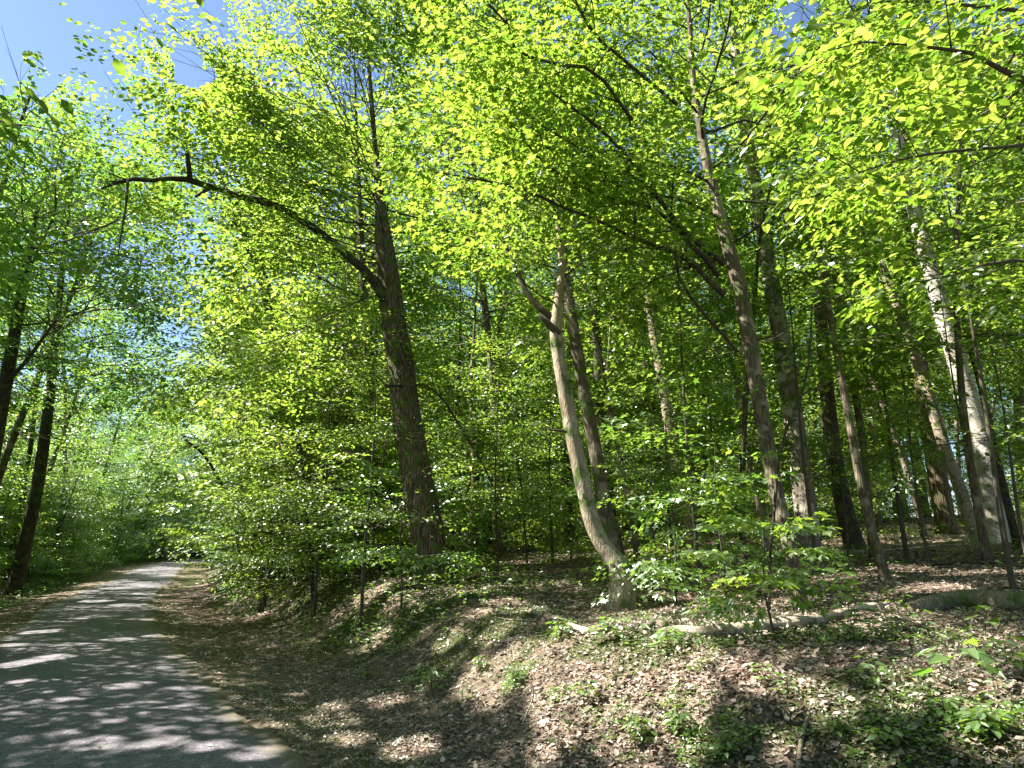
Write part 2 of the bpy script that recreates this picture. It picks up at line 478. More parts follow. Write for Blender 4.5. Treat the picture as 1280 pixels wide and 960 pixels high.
def spray_tpl(rng, L=.8, nside=5, leaf=.10, per=4):
    P, D, N, S = [], [], [], []
    def axis(p0, d, ln_, n, lf):
        for k in range(n):
            u = (k + .6) / n
            p = p0 + d * ln_ * u + np.array([0, 0, -.10 * ln_ * u * u])
            sgn = 1 if k % 2 else -1
            a = sgn * R(rng.uniform(35, 70))
            dd = np.array([d[0] * math.cos(a) - d[1] * math.sin(a), d[0] * math.sin(a) + d[1] * math.cos(a), -rng.uniform(-.05, .5)])
            P.append(p + norm(dd) * lf * .25); D.append(dd); N.append(np.array([rng.normal(0, .45), rng.normal(0, .45), 1]))
            S.append(lf * rng.uniform(.45, 1.35))
        P.append(p0 + d * ln_ + np.array([0, 0, -.1 * ln_])); D.append(d + np.array([0, 0, -.25])); N.append(np.array([rng.normal(0, .3), rng.normal(0, .3), 1])); S.append(lf * rng.uniform(.8, 1.2))
    axis(np.zeros(3), np.array([1., 0, 0]), L, per + 3, leaf)
    for k in range(nside):
        u = .12 + .7 * k / nside
        a = (1 if k % 2 else -1) * R(rng.uniform(38, 62))
        axis(np.array([L * u, 0, -.05 * u]), np.array([math.cos(a), math.sin(a), rng.uniform(-.15, .15)]), L * (.62 - .35 * u) * rng.uniform(.8, 1.2), per, leaf)
    return np.array(P), norm(np.array(D)), norm(np.array(N)), np.array(S)

_r = np.random.default_rng(11)
TPL = {'fine': [spray_tpl(_r, .85, 6, .095, 4) for _ in range(6)],
       'big': [spray_tpl(_r, .75, 4, .135, 3) for _ in range(6)],
       'coarse': [spray_tpl(_r, .95, 4, .15, 2) for _ in range(5)]}

def place_sprays(rng, SP_, tpl, shape_scale=1.0):
    """SP_: list of (pos, dir, scale) -> leaf arrays"""
    pos = np.array([s[0] for s in SP_]); d = np.array([s[1] for s in SP_]); sc = np.array([s[2] for s in SP_])
    d = norm(d)
    up = np.array([0, 0, 1.]) + rng.normal(0, .22, (len(pos), 3))
    lat = norm(np.cross(up, d)); nz = np.cross(d, lat)
    which = rng.integers(0, len(TPL[tpl]), len(pos))
    out = [[], [], [], []]
    for k, (P, D, N, S) in enumerate(TPL[tpl]):
        m = which == k
        if not m.any(): continue
        B = np.stack([d[m], lat[m], nz[m]], -1)          # (n,3,3) columns
        out[0].append((pos[m][:, None] + np.einsum('nij,kj->nki', B, P) * sc[m][:, None, None]).reshape(-1, 3))
        out[1].append(np.einsum('nij,kj->nki', B, D).reshape(-1, 3))
        out[2].append(np.einsum('nij,kj->nki', B, N).reshape(-1, 3))
        out[3].append((S[None] * np.sqrt(sc[m])[:, None]).ravel() * shape_scale)
    return [np.concatenate(o) for o in out]

def rotz(v, a):
    c, s = math.cos(a), math.sin(a)
    return np.array([v[0] * c - v[1] * s, v[0] * s + v[1] * c, v[2]])

def grow_limb(rng, p0, d, L, r0, sub=6, spray_step=.36, wander=.16, lift=.0, leaf_from=.25, sub_len=.42, spray_sc=1.0, droop=.12):
    """one limb with side branches: returns tubes [(pts,rad,sides)] and sprays"""
    tubes, sprays = [], []
    def line(p0, d, L, r0, n, lift_):
        P = [np.array(p0, float)]; d = norm(np.array(d, float)); dirs = [d]
        for k in range(n):
            d = norm(d + rng.normal(0, wander, 3) * np.array([1, 1, .7]) + np.array([0, 0, lift_]))
            P.append(P[-1] + d * L / n); dirs.append(d)
        return np.array(P), np.array(dirs), np.linspace(r0, r0 * .22 + .002, n + 1)
    n = max(4, int(L / .55) + 2)
    P, Dr, rad = line(p0, d, L, r0, n, lift)
    tubes.append((P, rad, 6))
    def along(P, Dr, L, u0, step):
        m = max(1, int(L * (1 - u0) / step))
        for k in range(m):
            u = u0 + (1 - u0) * (k + rng.uniform(.1, .9)) / m
            f = u * (len(P) - 1); i = min(int(f), len(P) - 2); w = f - i
            p = P[i] * (1 - w) + P[i + 1] * w; dd = Dr[i]
            a = (1 if (k % 2) else -1) * R(rng.uniform(25, 75))
            q = rotz(dd, a); q[2] = q[2] * .4 - droop + rng.normal(0, .12)
            sprays.append((p, q, spray_sc * rng.uniform(.7, 1.2)))
        q = Dr[-1].copy(); q[2] = q[2] * .5 - droop
        sprays.append((P[-1] - Dr[-1] * .1, q, spray_sc * rng.uniform(.8, 1.15)))
    along(P, Dr, L, max(leaf_from, .45), spray_step)
    for k in range(sub):
        u = leaf_from + (.95 - leaf_from) * (k + rng.uniform(0, .8)) / sub
        f = u * (len(P) - 1); i = min(int(f), len(P) - 2); w = f - i
        p = P[i] * (1 - w) + P[i + 1] * w
        a = (1 if k % 2 else -1) * R(rng.uniform(30, 65))
        q = rotz(Dr[i], a); q[2] += rng.normal(.02, .22)
        l2 = L * sub_len * (1.15 - .7 * u) * rng.uniform(.7, 1.25)
        if l2 < .25: continue
        P2, D2, r2 = line(p, q, l2, max(.005, np.interp(u, [0, 1], [rad[0], rad[-1]]) * .5), max(3, int(l2 / .5) + 1), lift * .5)
        tubes.append((P2, r2, 4))
        along(P2, D2, l2, .2, spray_step)
    return tubes, sprays

def trunk_interp(P, f):
    x = f * (len(P) - 1); i = min(int(x), len(P) - 2); w = x - i
    return P[i] * (1 - w) + P[i + 1] * w

def crown_limbs(rng, P, rad, f0, f1, n, Lmax, elev=(20, 50), az=None, prof=None, rs=1.0, **kw):
    out = []
    a = rng.uniform(0, 6.28)
    for k in range(n):
        u = (k + rng.uniform(0, 1)) / n
        f = f0 + (f1 - f0) * u
        a += 2.4 + rng.normal(0, .35)
        aa = a if az is None else az[0] + rng.uniform(-1, 1) * az[1]
        e = R(elev[0] + (elev[1] - elev[0]) * u + rng.normal(0, 8))
        pr = (prof(u) if prof else (.55 + .9 * u - 1.15 * u * u + .1))
        L = max(.35, Lmax * pr * rng.uniform(.75, 1.2))
        p = trunk_interp(P, f); r = float(np.interp(f, np.linspace(0, 1, len(rad)), rad))
        d = np.array([math.cos(aa) * math.cos(e), math.sin(aa) * math.cos(e), math.sin(e)])
        out.append(grow_limb(rng, p, d, L, min(r * .36, .007 + L * .0058) * rs, **kw))
    return out

def clump_mask(P, seed, thr=.42, size=1.3, soft=.10):
    """crowns carry their leaves in clumps with gaps between them"""
    x, y, z = P[:, 0] / size, P[:, 1] / size, P[:, 2] / size
    n = (vnoise(x + z * .31, y + z * .93, seed) + vnoise(y * .9 + z * .77 + 31, x * .9 - z * .5, seed + 3) + vnoise(x * 2.1 + z, y * 2.1 - z * 1.3, seed + 7) * .6) / 2.6
    r = np.random.default_rng(seed)
    return n > thr + r.normal(0, soft * .4, len(P))

LEAF_MESH = {}
def leaf_mesh(shape, mat):
    k = (shape, mat.name)
    if k not in LEAF_MESH:
        tv, tf = SHAPES[shape]
        LEAF_MESH[k] = mesh_from('leaf', tv, tf, mat)
    return LEAF_MESH[k]

def add_leaf_parts(parent, P, D, N, S, shape, mat, origin, name='leaf'):
    me = leaf_mesh(shape, mat)
    x = norm(D); y = norm(np.cross(N, x)); z = np.cross(x, y)
    for k in range(len(P)):
        o = bpy.data.objects.new(name, me); col.objects.link(o); o.parent = parent
        q = P[k] - origin; s = S[k]
        o.matrix_basis = Matrix(((x[k][0] * s, y[k][0] * s, z[k][0] * s, q[0]), (x[k][1] * s, y[k][1] * s, z[k][1] * s, q[1]),
                                 (x[k][2] * s, y[k][2] * s, z[k][2] * s, q[2]), (0, 0, 0, 1)))

STATS = {}
def build_tree(name, label, cat, P, W, limbs, bark, leafmat, shape='oval', tpl='fine', group=None, flare=.5, rough=.06,
               leaf_scale=1.0, parts=0, seed=0, branch_objs=True, limb_bark=None, extra=None, sides=18, thin=None, clump=.43):
    """key tree: P,W = trunk path (world) and radii; limbs = list of (tubes,sprays)"""
    rng = np.random.default_rng(seed + 900)
    root_p = P[0].copy(); root_p[2] = gh(P[0][0], P[0][1])
    root = empty(name, Vector(root_p), label, cat, group)
    Q, q = resample(P, W, .14)
    v, f4, f3 = tube(Q - root_p, q, sides, rough, seed, flare)
    obj('trunk', mesh_from('trunk', v, [f4, f3], BARK[bark], True), root)
    lb = BARK[limb_bark or 'twig']
    sprays = []
    small = []
    for tubes, sp in limbs:
        ts = []
        for p, r, s in tubes:
            if len(p) > 3: p2, r2 = resample(p, r, .3)
            else: p2, r2 = p, r
            ts.append(tube(p2 - root_p, r2, s))
        if branch_objs:
            v, F = merge_tubes(ts); obj('branch', mesh_from('branch', v, F, lb, True), root)
        else: small += ts
        sprays += sp
    if small:
        v, F = merge_tubes(small); obj('branch', mesh_from('branch', v, F, lb, True), root, kind='stuff')
    if sprays:
        L = place_sprays(rng, sprays, tpl, leaf_scale)
        px, py, dp = project(L[0]); keep = (py > -260) | (rng.uniform(0, 1, len(py)) < .4); L = [a[keep] for a in L]
        if clump: keep = clump_mask(L[0], seed + 60, clump); L = [a[keep] for a in L]
        if thin is not None:
            keep = thin(L[0]); L = [a[keep] for a in L]
        rest = np.ones(len(L[0]), bool)
        px, py, dp = project(L[0])
        v, F = None, None
        pick = None
        if parts:
            inn = (px > -10) & (px < 1290) & (py > -10) & (py < 970)
            size = np.where(inn, L[3] / dp, 0) * F_PX
            idx = np.argsort(-size)[:parts]; idx = idx[size[idx] > 9.0]
            rest[idx] = False; pick = idx
        small_ = rest & (((px < -30) | (px > 1310) | (py < -30)) | (L[3] / dp * F_PX < 5.0))
        for msk, shp in ((rest & ~small_, shape), (small_, 'quad')):
            if msk.sum() > 10:
                v, F = leaf_verts(L[0][msk] - root_p, L[1][msk], L[2][msk], L[3][msk], shp)
                obj('crown', mesh_from('crown', v, F, LEAF[leafmat]), root, kind='stuff')
        STATS[name] = STATS.get(name, 0) + len(L[0])
        if pick is not None and len(pick):
            add_leaf_parts(root, L[0][pick], L[1][pick], L[2][pick], L[3][pick], shape, LEAF[leafmat], root_p)
    return root

def trunk_px(pts, D0, D1=None, H=None, base=None, top_r=.25, slim=1.0):
    """pts: (px,py,width px) from bottom to top, at depth D0..D1; extends down to the ground and on to height H"""
    D1 = D0 if D1 is None else D1
    n = len(pts)
    P = []; W = []
    for k, (a, b, w) in enumerate(pts):
        D = D0 + (D1 - D0) * k / max(1, n - 1)
        p = at(a, b, D); P.append(p)
        W.append(slim * w * .5 / F_PX * (p[1] * CP + (p[2] - EYE) * SP))
    P = np.array(P); W = np.array(W)
    g = gh(P[0][0], P[0][1])
    if P[0][2] > g - .1:
        d = P[1] - P[0]; k = (P[0][2] - g + .25) / max(d[2], .05)
        q = P[0] - d * min(k, 1.5); q[2] = gh(q[0], q[1]) - .25
        P = np.vstack([q, P]); W = np.concatenate([[W[0] * 1.05], W])
    else:
        P[0][2] = g - .2
    if H:
        d = norm(P[-1] - P[-3]); w0 = W[-1]; ht = H - P[-1][2]
        if ht > 0:
            for k in range(1, 6):
                d = norm(d + np.array([0, 0, .06]))
                P = np.vstack([P, P[-1] + d * ht / 5]); W = np.append(W, w0 * (1 - (1 - top_r) * k / 5))
    return P, W

def zfrac(P, z):
    return float(np.interp(z, P[:, 2], np.linspace(0, 1, len(P))))

# ================================================================== GROUND AND ROAD
def sinh_axis(c, a, ext, n):
    b = math.asinh(ext / a)
    return c + a * np.sinh(np.linspace(-b, b, n))

gx = sinh_axis(-2, 7.0, 700, 310); gy = sinh_axis(8, 7.0, 700, 310)
X, Y = np.meshgrid(gx, gy)
Z = ground_h(X, Y)
V = np.column_stack([X.ravel(), Y.ravel(), Z.ravel()])
n = 310
i = np.arange(n - 1)[:, None] * n; j = np.arange(n - 1)[None]
Fg = np.stack([i + j, i + j + 1, i + n + j + 1, i + n + j], -1).reshape(-1, 4)
me = mesh_from('ground', V, Fg, GROUND, True)
s_, t_ = road_st(V[:, 0], V[:, 1])
tl_ = -(t_ + ROAD_W)

def moss_mask(x, y):
    s, t = road_st(x, y)
    tl = -(t + ROAD_W)
    n1 = vnoise(x * .9 + 4, y * .9, 31) * .6 + vnoise(x * 2.3, y * 2.3, 32) * .4
    band = np.exp(-((t - 3.2) / 1.3) ** 2)
    m = np.where(t > 0, (.3 + .7 * band) * sstep(.40, .56, n1) * sstep(1.2, 1.8, t), 0)
    m = np.maximum(m, .8 * np.exp(-(((x - 2.1) / 2.2) ** 2 + ((y - 4.4) / 1.0) ** 2)) * sstep(.28, .5, n1))
    edge = np.where(t > 0, .55 * np.exp(-((t - .5) / .45) ** 2) * sstep(.35, .6, n1), 0)
    far = sstep(16, 30, s) * np.where(t > 0, .5 * np.exp(-((t - .8) / .7) ** 2), 0)
    l = np.where(tl > 0, sstep(.5, 1.5, tl) * .85, 0)
    return np.clip(m + edge + l + far, 0, 1)

def dirt_mask(x, y):
    s, t = road_st(x, y)
    tl = -(t + ROAD_W)
    n1 = vnoise(x * 1.3, y * 1.3, 41)
    d = np.where(t > 0, np.exp(-(t / 1.3) ** 2) * (.55 + .6 * n1), 0)
    d = d + np.where((t > 1.5) & (t < 4), .9 * sstep(.62, .75, vnoise(x * .8 + 9, y * .8, 43)), 0)
    return np.clip(d + np.where(tl > 0, .9 * np.exp(-(tl / .7) ** 2), 0) + np.where((t <= 0) & (tl <= 0), 1, 0), 0, 1)

for nm, arr in (('moss', moss_mask(V[:, 0], V[:, 1])), ('dirt', dirt_mask(V[:, 0], V[:, 1]))):
    a = me.attributes.new(nm, 'FLOAT', 'POINT'); a.data.foreach_set('value', arr.astype(np.float32))
obj('ground', me, kind='structure', label='forest floor with leaf litter, moss and a low bank beside the lane')

# paved lane
C = catmull(EDGE, 22)
tg = norm(np.gradient(C, axis=0)); nr = np.column_stack([tg[:, 1], -tg[:, 0]])
rows = []; cross = np.concatenate([[0, .06, .14, .28], np.linspace(.5, ROAD_W - .5, 8), [ROAD_W - .28, ROAD_W - .14, ROAD_W - .06, ROAD_W]])
sl = np.arange(len(C))
wob_r = .26 * (vnoise(C[:, 0] * 1.3, C[:, 1] * 1.3, 51) - .5) + .20 * (vnoise(C[:, 0] * 5, C[:, 1] * 5, 52) - .5) + .06
wob_l = .25 * (vnoise(C[:, 0] * 1.1, C[:, 1] * 1.1, 53) - .5) + .14 * (vnoise(C[:, 0] * 4, C[:, 1] * 4, 54) - .5)
VV = []; EA = []
for k, c in enumerate(cross):
    wr = wob_r * max(0, 1 - c / .5); wl = wob_l * max(0, 1 - (ROAD_W - c) / .5)
    p = C - nr * c + nr * wr[:, None] - nr * wl[:, None]
    z = ground_h(C[:, 0] - nr[:, 0] * np.clip(c, .25, ROAD_W - .25), C[:, 1] - nr[:, 1] * np.clip(c, .25, ROAD_W - .25), road=True)
    e = min(c, ROAD_W - c)
    z = z - (.05 if e == 0 else 0)
    VV.append(np.column_stack([p, z])); EA.append(np.full(len(C), max(0, 1 - e / .55)))
m = len(cross); n = len(C)
VV = np.stack(VV, 1).reshape(-1, 3); EA = np.stack(EA, 1).ravel()
i = np.arange(n - 1)[:, None] * m; j = np.arange(m - 1)[None]
Fr = np.stack([i + j, i + m + j, i + m + j + 1, i + j + 1], -1).reshape(-1, 4)
me = mesh_from('road', VV, Fr, ASPHALT, True)
a = me.attributes.new('edge', 'FLOAT', 'POINT'); a.data.foreach_set('value', EA.astype(np.float32))
obj('road', me, kind='structure', label='narrow grey asphalt lane curving away into the wood')

# ------------------------------------------------------------------ litter and ground cover
rng = np.random.default_rng(5)
def scatter(n, dmin, dmax, power=1.0, fan=.86):
    u = rng.uniform(0, 1, n)
    if power == 0: D = dmin * (dmax / dmin) ** u
    else: D = (dmin ** power + u * (dmax ** power - dmin ** power)) ** (1 / power)
    xx = D * rng.uniform(-fan, fan, n)
    return xx, D

def flat_leaves(x, y, size, lift, tiltn, shape, mat, name, label, cat=None):
    z = ground_h(x, y) + rng.uniform(.0, 1, len(x)) * lift + .004
    a = rng.uniform(0, 6.283, len(x))
    D = np.column_stack([np.cos(a), np.sin(a), rng.normal(0, tiltn, len(x))])
    N = np.column_stack([rng.normal(0, tiltn, len(x)), rng.normal(0, tiltn, len(x)), np.ones(len(x))])
    v, F = leaf_verts(np.column_stack([x, y, z]), D, norm(N), size, shape)
    return obj(name, mesh_from(name, v, F, mat), kind='stuff', label=label, cat=cat)

# curled dead leaf shape
SHAPES['dead'] = (np.array([(0, 0, 0.02), (.3, .30, .20), (.75, .22, .16), (1, 0, .10), (.7, -.25, .02), (.25, -.30, .14)]),
                  np.array([(0, 1, 2, 3), (0, 3, 4, 5)]))
def litter_density(x, y):
    s, t = road_st(x, y)
    tl = -(t + ROAD_W)
    d = np.where(t > 0, sstep(.0, 1.7, t + .6 * (vnoise(x * 1.5, y * 1.5, 61) - .5)) * (.45 + .55 * sstep(.3, .6, vnoise(x * .8, y * .8, 62))), 0)
    d = np.minimum(1, d * 1.25) * (1 - .72 * moss_mask(x, y))
    return np.where(tl > 0, .25, d)
for n_, d0, d1, s0, s1, shp, la in ((62000, 2.2, 8.5, .030, .075, 'dead', 'larger curled brown and tan fallen leaves on the near bank'),
                                    (150000, 2.2, 9.5, .010, .032, 'quad', 'small broken pieces of tan dead leaf on the near bank'),
                                    (75000, 8.5, 30, .035, .105, 'quad', 'tan leaf litter covering the forest floor farther back')):
    x, y = scatter(n_, d0, d1, .6)
    k = rng.uniform(0, 1, len(x)) < litter_density(x, y)
    x, y = x[k], y[k]
    flat_leaves(x, y, s0 + (s1 - s0) * rng.uniform(0, 1, len(x)) ** 1.5, .018, .34, shp, LITTER, 'leaf_litter', la)
x, y = scatter(90000, 2.5, 16, .3)
s, t = road_st(x, y)
k = (t > -.12) & (rng.uniform(0, 1, len(x)) < np.where(t < 2.6, .8, .25) * sstep(-.12, .35, t))
x, y = x[k], y[k]
flat_leaves(x, y, rng.uniform(.015, .045, len(x)), .012, .3, 'quad', SHRED, 'shredded_litter', 'crumbled leaf bits and dry grass along the shoulder')
x, y = scatter(160000, 2.2, 22, .3)
mm = moss_mask(x, y)
k = rng.uniform(0, 1, len(x)) < mm * .8
x, y = x[k], y[k]
flat_leaves(x, y, rng.uniform(.012, .035, len(x)) * (1 + .05 * y), .03, .9, 'quad', MOSSG, 'moss', 'green moss and tiny weeds in patches on the bank')
# dense low green patches where the photograph has them
PATCH = [(470, 790, .8), (520, 805, .8), (555, 835, .6), (440, 775, .8), (640, 858, .22), (655, 850, .2), (800, 905, .38), (850, 900, .38), (905, 925, .34), (955, 940, .3), (880, 950, .28), (760, 890, .18), (700, 870, .15), (970, 850, .22),
         (1000, 905, .25), (1120, 880, .2), (1180, 930, .18), (1240, 905, .2), (1090, 945, .25), (790, 775, .35), (840, 800, .3), (700, 790, .3), (900, 820, .4), (600, 745, .5), (1160, 800, .3), (1040, 800, .3)]
PX = []; PY = []; PS = []
for a, b, r in PATCH:
    p = gp(a, b); m_ = int(330 * r)
    rr = r * np.sqrt(rng.uniform(0, 1, m_)) * rng.uniform(.5, 1.25, m_); an = rng.uniform(0, 6.283, m_)
    PX.append(p[0] + np.cos(an) * rr * 1.25); PY.append(p[1] + np.sin(an) * rr)
PX = np.concatenate(PX); PY = np.concatenate(PY)
k = (vnoise(PX * 5, PY * 5, 97) > .48) & (road_st(PX, PY)[1] > .5); PX, PY = PX[k], PY[k]
P = []; D = []; N = []; S = []
for q in range(5):
    a = rng.uniform(0, 6.283, len(PX)); r = rng.uniform(.005, .03, len(PX))
    P.append(np.column_stack([PX + np.cos(a) * r, PY + np.sin(a) * r, ground_h(PX, PY) + rng.uniform(.004, .07, len(PX)) * vnoise(PX * 3, PY * 3, 98) * 1.5]))
    D.append(np.column_stack([np.cos(a), np.sin(a), rng.uniform(-.2, .7, len(PX))]))
    N.append(np.column_stack([rng.normal(0, .4, len(PX)), rng.normal(0, .4, len(PX)), np.ones(len(PX))]))
    S.append(rng.uniform(.016, .045, len(PX)))
v, F = leaf_verts(np.vstack(P), np.vstack(D), norm(np.vstack(N)), np.concatenate(S), 'quad')
obj('ground_cover', mesh_from('ground_cover', v, F, LEAF['seed']), kind='stuff', label='dense little green weeds in uneven patches on the near bank')
# few leaves on the road
x, y = scatter(5000, 3, 26, .6)
s, t = road_st(x, y); k = (t < -.05) & (t > -ROAD_W) & (rng.uniform(0, 1, len(x)) < .16 + .9 * np.exp(-np.minimum(-t, t + ROAD_W) / .22))
x, y = x[k], y[k]
z = ground_h(x, y, road=True) + .003
a = rng.uniform(0, 6.283, len(x))
v, F = leaf_verts(np.column_stack([x, y, z]), np.column_stack([np.cos(a), np.sin(a), 0 * a]), np.column_stack([0 * a, 0 * a, 0 * a + 1.]), rng.uniform(.02, .06, len(x)), 'dead')
obj('road_litter', mesh_from('road_litter', v, F, LITTER), kind='stuff', label='scattered dry leaves lying on the asphalt')

# weeds: leafy rosettes, dense on the far and left verges and in clumps on the bank
def weeds(n, region, size, h, name, label, mat, fan=.95, dmin=4, dmax=60, power=.8, lf=5):
    x, y = scatter(n, dmin, dmax, power, fan)
    s, t = road_st(x, y)
    k = region(s, t, x, y)
    x, y = x[k], y[k]; s = s[k]
    z = ground_h(x, y)
    P = []; D = []; N = []; S = []
    for q in range(lf):
        a = rng.uniform(0, 6.283, len(x)); hh = h * rng.uniform(.15, 1, len(x))
        r = size * rng.uniform(.1, .9, len(x))
        P.append(np.column_stack([x + np.cos(a) * r * .5, y + np.sin(a) * r * .5, z + hh]))
        D.append(np.column_stack([np.cos(a), np.sin(a), rng.uniform(-.3, .4, len(x))]))
        N.append(np.column_stack([rng.normal(0, .35, len(x)), rng.normal(0, .35, len(x)), np.ones(len(x))]))
        S.append(size * rng.uniform(.5, 1.1, len(x)) * (1 + .012 * y))
    v, F = leaf_verts(np.vstack(P), np.vstack(D), norm(np.vstack(N)), np.concatenate(S), 'quad')
    return obj(name, mesh_from(name, v, F, mat), kind='stuff', label=label)

weeds(16000, lambda s, t, x, y: (-(t + ROAD_W) > .7 + .5 * vnoise(x, y, 71)) & (-(t + ROAD_W) < 14), .09, .26, 'ground_cover', 'low green weeds on the left verge of the lane', LEAF['cool'], 1.1, 6, 70, .7)
weeds(9000, lambda s, t, x, y: (t > 2.0) & (t < 30) & (y > 9) & (vnoise(x * .7, y * .7, 72) > .42), .09, .30, 'ground_cover', 'low green undergrowth under the trees behind the bank', LEAF['wood'], .95, 9, 45, .8)
weeds(1300, lambda s, t, x, y: (t > 1.3) & (vnoise(x * 1.1, y * 1.1, 73) > .64), .055, .07, 'ground_cover', 'small green seedlings and clover in patches on the bank', LEAF['seed'], .86, 2.4, 12, .5)

# ================================================================== KEY TREES
def px_branch(pts, D0, D1, rng, spray_step=.34, sub=5, sub_L=.8, leaf_from=.15, spray_sc=1.0, sprays_on=True):
    """branch traced at pixel positions between depths D0 and D1, with side twigs and sprays"""
    P = []; r = []
    for k, (a, b, w) in enumerate(pts):
        D = D0 + (D1 - D0) * k / (len(pts) - 1)
        p = at(a, b, D); P.append(p); r.append(w * .5 / F_PX * (p[1] * CP + (p[2] - EYE) * SP))
    P, r = resample(np.array(P), np.array(r), .25)
    tubes = [(P, r, 7)]; sprays = []
    if sprays_on:
        L = len(P)
        for k in range(int(L * leaf_from), L):
            if rng.uniform() < .25 / spray_step:
                d = P[min(k + 1, L - 1)] - P[max(k - 1, 0)]
                q = rotz(norm(d), R(rng.choice([-1, 1]) * rng.uniform(25, 80))); q[2] = q[2] * .4 - .1
                sprays.append((P[k], q, spray_sc * rng.uniform(.7, 1.15)))
        for k in range(sub):
            i = int(L * (leaf_from + (.97 - leaf_from) * (k + rng.uniform(0, .8)) / sub)); i = min(i, L - 2)
            d = norm(P[i + 1] - P[i]); q = rotz(d, R((1 if k % 2 else -1) * rng.uniform(30, 70))); q[2] = q[2] * .5 + rng.uniform(-.1, .25)
            t, sp = grow_limb(rng, P[i], q, sub_L * rng.uniform(.7, 1.3), max(.006, r[i] * .5), sub=3, spray_step=spray_step, leaf_from=.2, spray_sc=spray_sc)
            tubes += t; sprays += sp
        sprays.append((P[-1], norm(P[-1] - P[-3]), spray_sc))
    return tubes, sprays

def pthin(boxes):
    """leave out leaves where the photograph shows the trunk bare: (x0,y0,x1,y1,keep)"""
    rg = np.random.default_rng(77)
    def f(P):
        px, py, dp = project(P)
        keep = np.ones(len(P), bool)
        for x0, y0, x1, y1, kf in boxes:
            m = (px > x0) & (px < x1) & (py > y0) & (py < y1)
            keep &= ~(m & (rg.uniform(0, 1, len(P)) > kf))
        return keep
    return f

# big dark oak with the long limb over the lane
rng = np.random.default_rng(101)
P, W = trunk_px([(541, 724, 46), (535, 670, 43), (524, 610, 38), (513, 550, 36), (506, 500, 34), (500, 450, 33), (492, 400, 30), (486, 350, 28), (480, 300, 22), (475, 250, 12), (471, 205, 7)], 13.0, 13.6, 17.0)
limb, lsp = px_branch([(486, 380, 17), (462, 345, 12), (437, 322, 10.5), (415, 303, 10), (394, 286, 9.5), (370, 270, 9), (345, 258, 8.5), (318, 249, 9.5), (300, 246, 8), (280, 238, 7.5), (258, 233, 8), (235, 224, 8), (210, 223, 6.5), (190, 226, 6), (165, 223, 5.5), (148, 228, 4.5), (126, 236, 2.5)], 13.3, 10.5, rng, .6, 2, .7, .80, 1.0)
stub, _ = px_branch([(238, 226, 7), (236, 208, 6.5), (234, 191, 5.5)], 10.9, 10.7, rng, sprays_on=False)
stub2, _ = px_branch([(262, 235, 6), (252, 241, 5), (244, 246, 3)], 11.1, 10.9, rng, sprays_on=False)
twg, twsp = px_branch([(160, 224, 3.5), (158, 255, 2.8), (152, 290, 2.2), (148, 318, 1.2)], 10.6, 10.3, rng, .7, 1, .5, .4)
dead, dsp = px_branch([(511, 482, 2.5), (530, 480, 2.8), (553, 498, 3.2), (570, 525, 3.2), (592, 560, 3), (606, 585, 2.5), (616, 608, 1.5)], 13.0, 12.4, rng, sprays_on=False)
dead2, _ = px_branch([(505, 482, 4), (492, 487, 4), (478, 478, 3), (462, 462, 2.5), (445, 470, 1.5)], 13.0, 12.6, rng, sprays_on=False)
f0, f1 = zfrac(P, 7.6), .98
limbs = [(limb, lsp), (stub, []), (stub2, []), (twg, twsp), (dead, []), (dead2, [])]
limbs += crown_limbs(rng, P, W, f0, f1, 36, 5.6, (5, 45), rs=.62, sub=8, spray_step=.29, leaf_from=.2, spray_sc=1.15)
limbs += crown_limbs(rng, P, W, zfrac(P, 6.6), zfrac(P, 11), 18, 6.0, (-8, 28), az=(R(200), R(75)), rs=.55, sub=9, spray_step=.28, leaf_from=.25, spray_sc=1.15)
limbs += crown_limbs(rng, P, W, zfrac(P, 7.8), zfrac(P, 14), 18, 5.0, (0, 35), az=(R(255), R(55)), rs=.55, sub=9, spray_step=.27, leaf_from=.2, spray_sc=1.15)
build_tree('oak_tree', 'big dark-barked oak with one long bare limb arching left over the lane', 'tree', P, W, limbs,
           'oak', 'oak', 'oval', 'fine', flare=.45, rough=.10, leaf_scale=1.12, parts=0, seed=1, limb_bark='dark', sides=28, clump=.40,
           thin=pthin([(395, 318, 560, 700, .05), (225, 185, 420, 300, .55)]))

# pale crooked tree and its dark companions
rng = np.random.default_rng(102)
P, W = trunk_px([(776, 754, 31), (778, 730, 30), (772, 706, 25), (754, 682, 21), (740, 652, 20.5), (731, 615, 20), (722, 575, 19), (713, 530, 18), (706, 490, 17), (699, 450, 16), (695, 412, 16), (699, 375, 13), (703, 330, 10), (698, 280, 7)], 9.0, 9.5, 9.5)
st1, _ = px_branch([(699, 418, 12), (690, 408, 11), (682, 404, 10), (676, 400, 9), (674, 394, 6)], 9.35, 9.25, rng, sprays_on=False)
st2, s2 = px_branch([(697, 402, 9), (678, 388, 8), (661, 370, 7), (648, 345, 6), (640, 322, 5), (625, 300, 4)], 9.4, 9.6, rng, .5, 3, .6, .6)
sn, _ = px_branch([(708, 540, 4), (697, 545, 3), (684, 542, 2.5), (676, 535, 1.5)], 9.1, 8.9, rng, sprays_on=False)
limbs = [(st1, []), (sn, []), (st2, s2)] + crown_limbs(rng, P, W, zfrac(P, 5.2), .98, 16, 2.4, (10, 50), sub=5, spray_step=.3)
build_tree('maple_tree', 'pale crooked tree with a swollen bent foot and a dark broken stub', 'tree', P, W, limbs, 'pale', 'maple', 'maple', 'fine',
           flare=.42, rough=.10, seed=2, sides=26, leaf_scale=.95, parts=60, thin=pthin([(660, 400, 800, 760, .06)]))
rng = np.random.default_rng(103)
